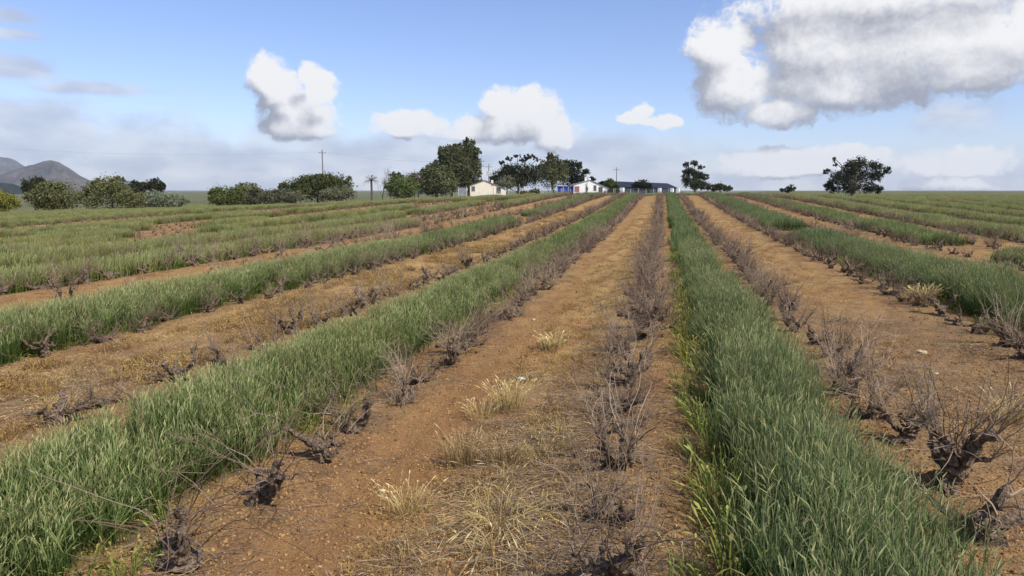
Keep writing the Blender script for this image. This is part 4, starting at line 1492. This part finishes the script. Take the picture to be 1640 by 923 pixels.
# ------------------------------------------------------------------ buildings
M_CREAM = rough_mat('cream_plaster', (0.70, 0.62, 0.47), (0.78, 0.70, 0.55), 1.2, 0.9)
M_WHITE = rough_mat('white_plaster', (0.78, 0.77, 0.74), (0.85, 0.84, 0.81), 1.2, 0.9)
M_ROOF = rough_mat('grey_roof_sheet', (0.22, 0.22, 0.23), (0.32, 0.31, 0.30), 2.0, 0.6, 0.0, 5, 0.4)
M_SHED = rough_mat('dark_blue_roof_sheet', (0.030, 0.038, 0.060), (0.050, 0.058, 0.085), 0.6, 0.85, 0.0, 5, 0.1)
M_BLUE = rough_mat('blue_sheeting', (0.020, 0.055, 0.30), (0.035, 0.085, 0.40), 1.5, 0.6)
M_RED = rough_mat('faded_red_paint', (0.26, 0.11, 0.09), (0.34, 0.16, 0.13), 3.0, 0.8)
M_GLASS = rough_mat('dark_window_glass', (0.03, 0.04, 0.055), (0.06, 0.07, 0.09), 2.0, 0.2, 0, 3, 0.5)
M_FRAME = rough_mat('brown_window_frame', (0.22, 0.17, 0.14), (0.30, 0.24, 0.2), 4.0, 0.8)
M_POST = rough_mat('pale_post', (0.42, 0.40, 0.36), (0.58, 0.55, 0.50), 6.0, 0.9)
M_WIRE = rough_mat('fence_wire', (0.30, 0.30, 0.30), (0.40, 0.40, 0.40), 6.0, 0.6)
M_POLE = rough_mat('creosoted_pole', (0.12, 0.10, 0.085), (0.20, 0.17, 0.15), 3.0, 0.9)


def window(parent, x0, x1, z0, z1, y, glass=M_GLASS, frame=M_FRAME):
    g = Geo()
    w = 0.09
    g.box((x0, y - 0.05, z0), (x0 + w, y + 0.03, z1))
    g.box((x1 - w, y - 0.05, z0), (x1, y + 0.03, z1))
    g.box((x0 + w, y - 0.05, z0), (x1 - w, y + 0.03, z0 + w))
    g.box((x0 + w, y - 0.05, z1 - w), (x1 - w, y + 0.03, z1))
    xm = (x0 + x1) / 2
    g.box((xm - 0.03, y - 0.045, z0 + w), (xm + 0.03, y + 0.025, z1 - w))
    o = g.obj('window', frame, parent)
    g = Geo()
    g.box((x0 + w, y - 0.012, z0 + w), (xm - 0.03, y + 0.01, z1 - w))
    g.box((xm + 0.03, y - 0.012, z0 + w), (x1 - w, y + 0.01, z1 - w))
    g.obj('pane', glass, o)
    return o


def corrugated(parent, a, b, depth0, depth1, mat, over=0.25, n=26):
    """sheet roof over the edge a -> b in (x, z), run along y"""
    a, b = np.array(a, float), np.array(b, float)
    d = (b - a) / np.linalg.norm(b - a)
    a, b = a - d * 0.0, b + d * over
    nrm = np.array([-d[1], d[0]])
    if nrm[1] < 0:
        nrm = -nrm
    ys = np.linspace(depth0 - over, depth1 + over, n)
    v, f = [], []
    for i, y_ in enumerate(ys):
        lift = 0.045 + (0.03 if i % 2 else 0.0)
        for c in (a, b):
            for th in (0, 0.03):
                q = c + nrm * (lift + th)
                v.append((q[0], y_, q[1]))
    for i in range(n - 1):
        k = i * 4
        f += [(k + 1, k + 3, k + 7, k + 5), (k, k + 4, k + 6, k + 2), (k, k + 1, k + 5, k + 4), (k + 2, k + 6, k + 7, k + 3)]
    f += [(0, 2, 3, 1), ((n - 1) * 4, (n - 1) * 4 + 1, (n - 1) * 4 + 3, (n - 1) * 4 + 2)]
    g = Geo()
    g.add(v, f)
    return g.obj('roof', mat, parent)


def yard_point(px, dist):
    p = sight(px, 305, dist)
    return p, float(ground_z(p[0], p[1]))


# cream cottage, gable end towards the field
D1 = 190.0
m1 = D1 / FPX
p, gz = yard_point(780, D1)
zz = lambda py, D: float(sight(780, py, D)[2])
house = empty('cream_cottage', (p[0], p[1], gz), YAW + 0.03)
tag(house, 'low cream cottage with a lopsided gable beside the tall conifers', 'cottage')
X = lambda px: (px - 780) * m1
Zc = lambda py: zz(py, D1) - gz
zl, zp, zr = Zc(297.5), Zc(289), Zc(303)
g = Geo()
g.prism([(X(753), -0.3), (X(810), -0.3), (X(810), zr), (X(776), zp), (X(753), zl)], 0, 9.0)
g.obj('wall', M_CREAM, house)
corrugated(house, (X(776), zp), (X(810), zr), 0, 9.0, M_ROOF)
corrugated(house, (X(776), zp), (X(753), zl), 0, 9.0, M_ROOF)
window(house, X(755.5), X(761), Zc(306.5), Zc(298.5), -0.02, rough_mat('blue_grey_glass', (0.07, 0.09, 0.13), (0.12, 0.14, 0.18), 2, 0.25))
window(house, X(795), X(802), Zc(310), Zc(300), -0.02)
g = Geo()
g.box((X(787), -0.06, Zc(298)), (X(789.2), 0.0, Zc(295)))
g.obj('vent', M_FRAME, house)
g = Geo()
g.box((X(786.5), 2.0, zp - 0.8), (X(790), 2.6, Zc(288.5)))
g.obj('chimney', M_CREAM, house)
g = Geo()
g.tube([(X(790.8), -0.09, 0), (X(790.8), -0.09, Zc(300))], 0.06, 6)
g.obj('drainpipe', M_WHITE, house)

# wire run beside the cream cottage
def cage(px0, px1, py0, dist, label):
    p_, gz_ = yard_point((px0 + px1) / 2, dist)
    root = empty('wire_enclosure', (p_[0], p_[1], gz_), YAW)
    tag(root, label, 'enclosure')
    w = (px1 - px0) / 2 * dist / FPX
    h = float(sight(px0, py0, dist)[2]) - gz_
    for sx in (-1, 1):
        for sy in (0, 1.6):
            g_ = Geo()
            g_.tube([(sx * w, sy, -0.1), (sx * w, sy, h)], 0.05, 6)
            g_.obj('post', M_POST, root)
    g_ = Geo()
    for i in range(19):
        x_ = -w + 2 * w * i / 18
        g_.tube([(x_, -0.03, 0), (x_, -0.03, h)], 0.008, 3)
    for i in range(9):
        z_ = h * i / 8
        g_.tube([(-w, -0.04, z_), (w, -0.04, z_)], 0.008, 3)
    o_ = g_.obj('wire_mesh', M_WIRE, root)
    o_['kind'] = 'stuff'
    g_ = Geo()
    g_.box((-w, 1.62, 0), (w, 1.68, h * 0.92))
    g_.obj('back_panel', rough_mat('grey_sheet', (0.16, 0.19, 0.20), (0.24, 0.27, 0.28), 2, 0.7), root)


cage(734, 747, 299.5, 186, 'grey wire run standing against the cream cottage')

# white cottage with blue lean-to
D2 = 186.0
m2 = D2 / FPX
p, gz = yard_point(944, D2)
house = empty('white_cottage', (p[0], p[1], gz), YAW - 0.03)
tag(house, 'white gabled cottage with blue sheeted lean-to below the open crowned gum', 'cottage')
X = lambda px: (px - 944) * m2
Zc = lambda py: float(sight(944, py, D2)[2]) - gz
g = Geo()
g.prism([(X(919), -0.3), (X(974), -0.3), (X(974), Zc(302)), (X(945), Zc(288.5)), (X(938), Zc(290)), (X(919), Zc(296))], 0, 8.5)
g.obj('wall', M_WHITE, house)
corrugated(house, (X(945), Zc(288.5)), (X(974), Zc(302)), 0, 8.5, M_ROOF)
corrugated(house, (X(945), Zc(288.5)), (X(919), Zc(296)), 0, 8.5, M_ROOF)
g = Geo()
g.box((X(936.5), 0.1, Zc(292)), (X(939.5), 0.9, Zc(284.5)))
g.box((X(936.2), 0.05, Zc(284.5)), (X(939.8), 0.95, Zc(283.7)))
g.obj('chimney', M_WHITE, house)
g = Geo()
g.box((X(942.5), 0.3, Zc(290)), (X(946), 1.0, Zc(285.5)))
g.obj('parapet', M_WHITE, house)
window(house, X(958.5), X(965), Zc(309.5), Zc(299.5), -0.02)
window(house, X(950.5), X(955), Zc(306), Zc(297), -0.02, rough_mat('reddish_glass', (0.10, 0.06, 0.06), (0.16, 0.1, 0.1), 2, 0.3))
g = Geo()
g.box((X(920.5), -0.07, Zc(307.5)), (X(928), 0.0, Zc(298.5)))
d_ = g.obj('door', M_RED, house)
g = Geo()
g.box((X(927), -0.11, Zc(303.6)), (X(927.5), -0.07, Zc(302.8)))
g.obj('handle', M_WIRE, d_)
g = Geo()
x_ = X(893.5)
while x_ < X(918.5):                                # ribbed blue sheeting
    g.box((x_, 0.55, 0.0), (x_ + 0.16, 0.62, Zc(298.6)))
    g.box((x_ + 0.16, 0.57, 0.0), (x_ + 0.24, 0.60, Zc(298.6)))
    x_ += 0.24
g.obj('lean_to_wall', M_BLUE, house)
for q in (893, 902.5, 911):
    g = Geo()
    g.tube([(X(q), 0.45, -0.1), (X(q), 0.45, Zc(298))], 0.06, 6)
    g.obj('post', M_POST, house)
corrugated(house, (X(919), Zc(296.5)), (X(893), Zc(299)), 0.3, 6.0, M_ROOF, 0.1)

# long shed beyond
p, gz = yard_point(984, 222)
q_, _gz = yard_point(1084, 300)
shed = empty('long_shed', (p[0], p[1], gz), math.atan2(q_[1] - p[1], q_[0] - p[0]))
tag(shed, 'long low shed with a dark blue sheet roof behind the crest', 'shed')
zt = float(sight(985, 290, 222)[2]) - gz
ze = float(sight(985, 300, 222)[2]) - gz
LS = float(np.hypot(q_[0] - p[0], q_[1] - p[1]))
g = Geo()
g.box((0.1, 0.1, -4.5), (LS - 0.1, 7.9, ze))
g.obj('wall', M_SHED, shed)
g = Geo()
nseg = 110
for i in range(nseg):
    xa_, xb_ = LS * i / nseg, LS * (i + 0.55) / nseg
    xc_ = LS * (i + 1) / nseg
    for y0_, z0_, y1_, z1_ in ((-0.4, ze, 4.0, zt), (4.0, zt, 8.4, ze)):
        g.add([(xa_, y0_, z0_), (xb_, y0_, z0_), (xb_, y1_, z1_), (xa_, y1_, z1_)], [(0, 1, 2, 3)])
        g.add([(xb_, y0_, z0_ + 0.06), (xc_, y0_, z0_ + 0.06), (xc_, y1_, z1_ + 0.06), (xb_, y1_, z1_ + 0.06)], [(0, 1, 2, 3)])
        g.add([(xb_, y0_, z0_), (xb_, y0_, z0_ + 0.06), (xb_, y1_, z1_ + 0.06), (xb_, y1_, z1_)], [(0, 1, 2, 3)])
        g.add([(xc_, y0_, z0_ + 0.06), (xc_, y0_, z0_), (xc_, y1_, z1_), (xc_, y1_, z1_ + 0.06)], [(0, 1, 2, 3)])
g.obj('roof', M_SHED, shed)
for xx in (4.0, 52.0, LS - 14.0, LS - 3.0):
    g = Geo()
    g.box((xx, -1.5, -4.5), (xx + 1.6, -0.45, ze - 0.15))
    g.obj('pillar', M_WHITE, shed)

# ------------------------------------------------------------------ power poles and lines
def pole(px, top, dist, label, arms=1, rz=0.0, rad=0.13):
    p_, gz_ = yard_point(px, dist)
    h = float(sight(px, top, dist)[2]) - gz_
    root = empty('power_pole', (p_[0], p_[1], gz_), YAW + rz)
    tag(root, label, 'power pole', 'wooden power poles')
    g_ = Geo()
    g_.tube([(0, 0, -0.5), (0, 0, h * 0.5), (0, 0, h)], [rad * 1.25, rad, rad * 0.8], 8)
    g_.obj('shaft', M_POLE, root)
    for a in range(arms):
        z_ = h - 0.9 - 1.6 * a
        g_ = Geo()
        g_.box((-1.1, -0.2, z_), (1.1, -0.08, z_ + 0.14))
        arm = g_.obj('crossarm', M_POLE, root)
        for q in (-0.95, 0, 0.95):
            g_ = Geo()
            g_.tube([(q, -0.14, z_ + 0.14), (q, -0.14, z_ + 0.24), (q, -0.14, z_ + 0.36)], [0.03, 0.07, 0.05], 6)
            g_.obj('insulator', M_WHITE, arm)
    return np.array([p_[0], p_[1], gz_ + h - 0.55])


q1 = pole(518, 240, 205, 'lone tall power pole rising behind the big green mound', 1, 0.3, 0.17)
q2 = pole(771, 254, 230, 'thin power pole with crossarm just beside the cream cottage roof', 2, 0.2)
q3 = pole(783, 263, 226, 'stouter short pole carrying a grey box behind the cream cottage', 1, 0.1, 0.15)
q4 = pole(987, 268, 250, 'power pole by the long shed behind the white cottage', 1, 0.2)
g = Geo()
p3, z3 = yard_point(783, 226)
bx_ = np.array([p3[0], p3[1], float(sight(783, 279, 226)[2])])
g.box((-0.75, -0.75, -0.5), (0.1, -0.18, 0.9))
tb = g.obj('transformer_box', M_POST)
tb.location = tuple(bx_)
tb.rotation_euler = (0, 0, YAW)
tag(tb, 'grey transformer box fixed to the short pole behind the cream cottage', 'transformer')


def wire(a, b, sag, label, rad=0.016, off=0.9):
    g_ = Geo()
    t = np.linspace(0, 1, 24)[:, None]
    d = b - a
    sd = np.array([-d[1], d[0], 0])
    sd /= np.linalg.norm(sd)
    for o_, dz in ((-off, 0), (0, 0.12), (off, 0)):
        c = a + d * t + sd * o_ + np.array([0, 0, dz])
        c[:, 2] -= sag * 4 * (t * (1 - t))[:, 0]
        g_.tube(c, rad, 3, cap=False)
    o = g_.obj('power_line', M_POLE)
    tag(o, label, 'power line', 'overhead lines')


far_l = sight(-260, 222, 118)
wire(q1, far_l, 1.6, 'overhead line sagging across the sky from the lone pole towards the mountain', 0.0038)
wire(q1, q2, 1.4, 'faint overhead line from the lone pole to the pole by the cream cottage', 0.006)

# ------------------------------------------------------------------ fences
def fence(name, pts, step, hgt, label, rad=0.045, wires=4, jit=0.12):
    r = np.random.default_rng(len(pts) * 7 + int(hgt * 100))
    P = [sight(px, 305, d)[:2] for px, d in pts]
    root_p = P[0]
    gz_ = float(ground_z(*root_p))
    root = empty(name, (root_p[0], root_p[1], gz_), 0)
    tag(root, label, 'fence')
    tops, k = [], 0
    me_c = None
    for a, b in zip(P[:-1], P[1:]):
        L = np.linalg.norm(b - a)
        for i in range(int(L / step) + 1):
            c = a + (b - a) * (i * step / L) - root_p
            z = float(ground_z(*(c + root_p))) - gz_
            h = hgt * r.uniform(1 - jit, 1 + jit)
            if me_c is None:
                g_ = Geo()
                g_.tube([(0, 0, -0.2), (0, 0, 0.55), (0, 0, 1.0)], [1.0, 0.95, 0.9], 6)
                me_c = g_.mesh('post', M_POST)
            o = link('post', me_c, root)
            o.location = (c[0], c[1], z)
            o.scale = (rad, rad, h)
            o.rotation_euler = (r.normal(0, 0.02), r.normal(0, 0.02), 0)
            tops.append((c[0], c[1], z))
    for w in range(wires):
        g_ = Geo()
        zz_ = hgt * (0.2 + 0.72 * w / max(1, wires - 1))
        g_.tube([(t[0], t[1], t[2] + zz_) for t in tops], 0.006, 3, cap=False)
        g_.obj('wire', M_WIRE, root)


fence('yard_fence', [(726, 176), (800, 176), (900, 174), (985, 176), (1088, 182)], 2.1, 1.7, 'pale post and wire fence running before the cottages and the shed', 0.05, 5)
fence('crest_fence', [(1090, 176), (1180, 172), (1262, 168)], 6.0, 1.15, 'sparse low fence on the crest beyond the lone slim gum', 0.05, 3)
fence('yard_fence', [(832, 168), (915, 168)], 5.0, 2.6, 'tall white washing posts with lines in the yard between the cottages', 0.055, 2, 0.2)

# ------------------------------------------------------------------ air
g = Geo()
g.box((-10600, -10600, -30), (10600, 10600, 460))
mh, th_ = new_mat('haze')
pv = nd(th_, 'ShaderNodeVolumePrincipled', {'Color': (0.76, 0.87, 1.0, 1), 'Density': 5.0e-5, 'Anisotropy': 0.1})
oh = nd(th_, 'ShaderNodeOutputMaterial')
th_.links.new(pv.outputs[0], oh.inputs['Volume'])
hz = g.obj('haze', mh)
tag(hz, 'thin blue air lying between the field and the far mountains', 'haze', kind='stuff')
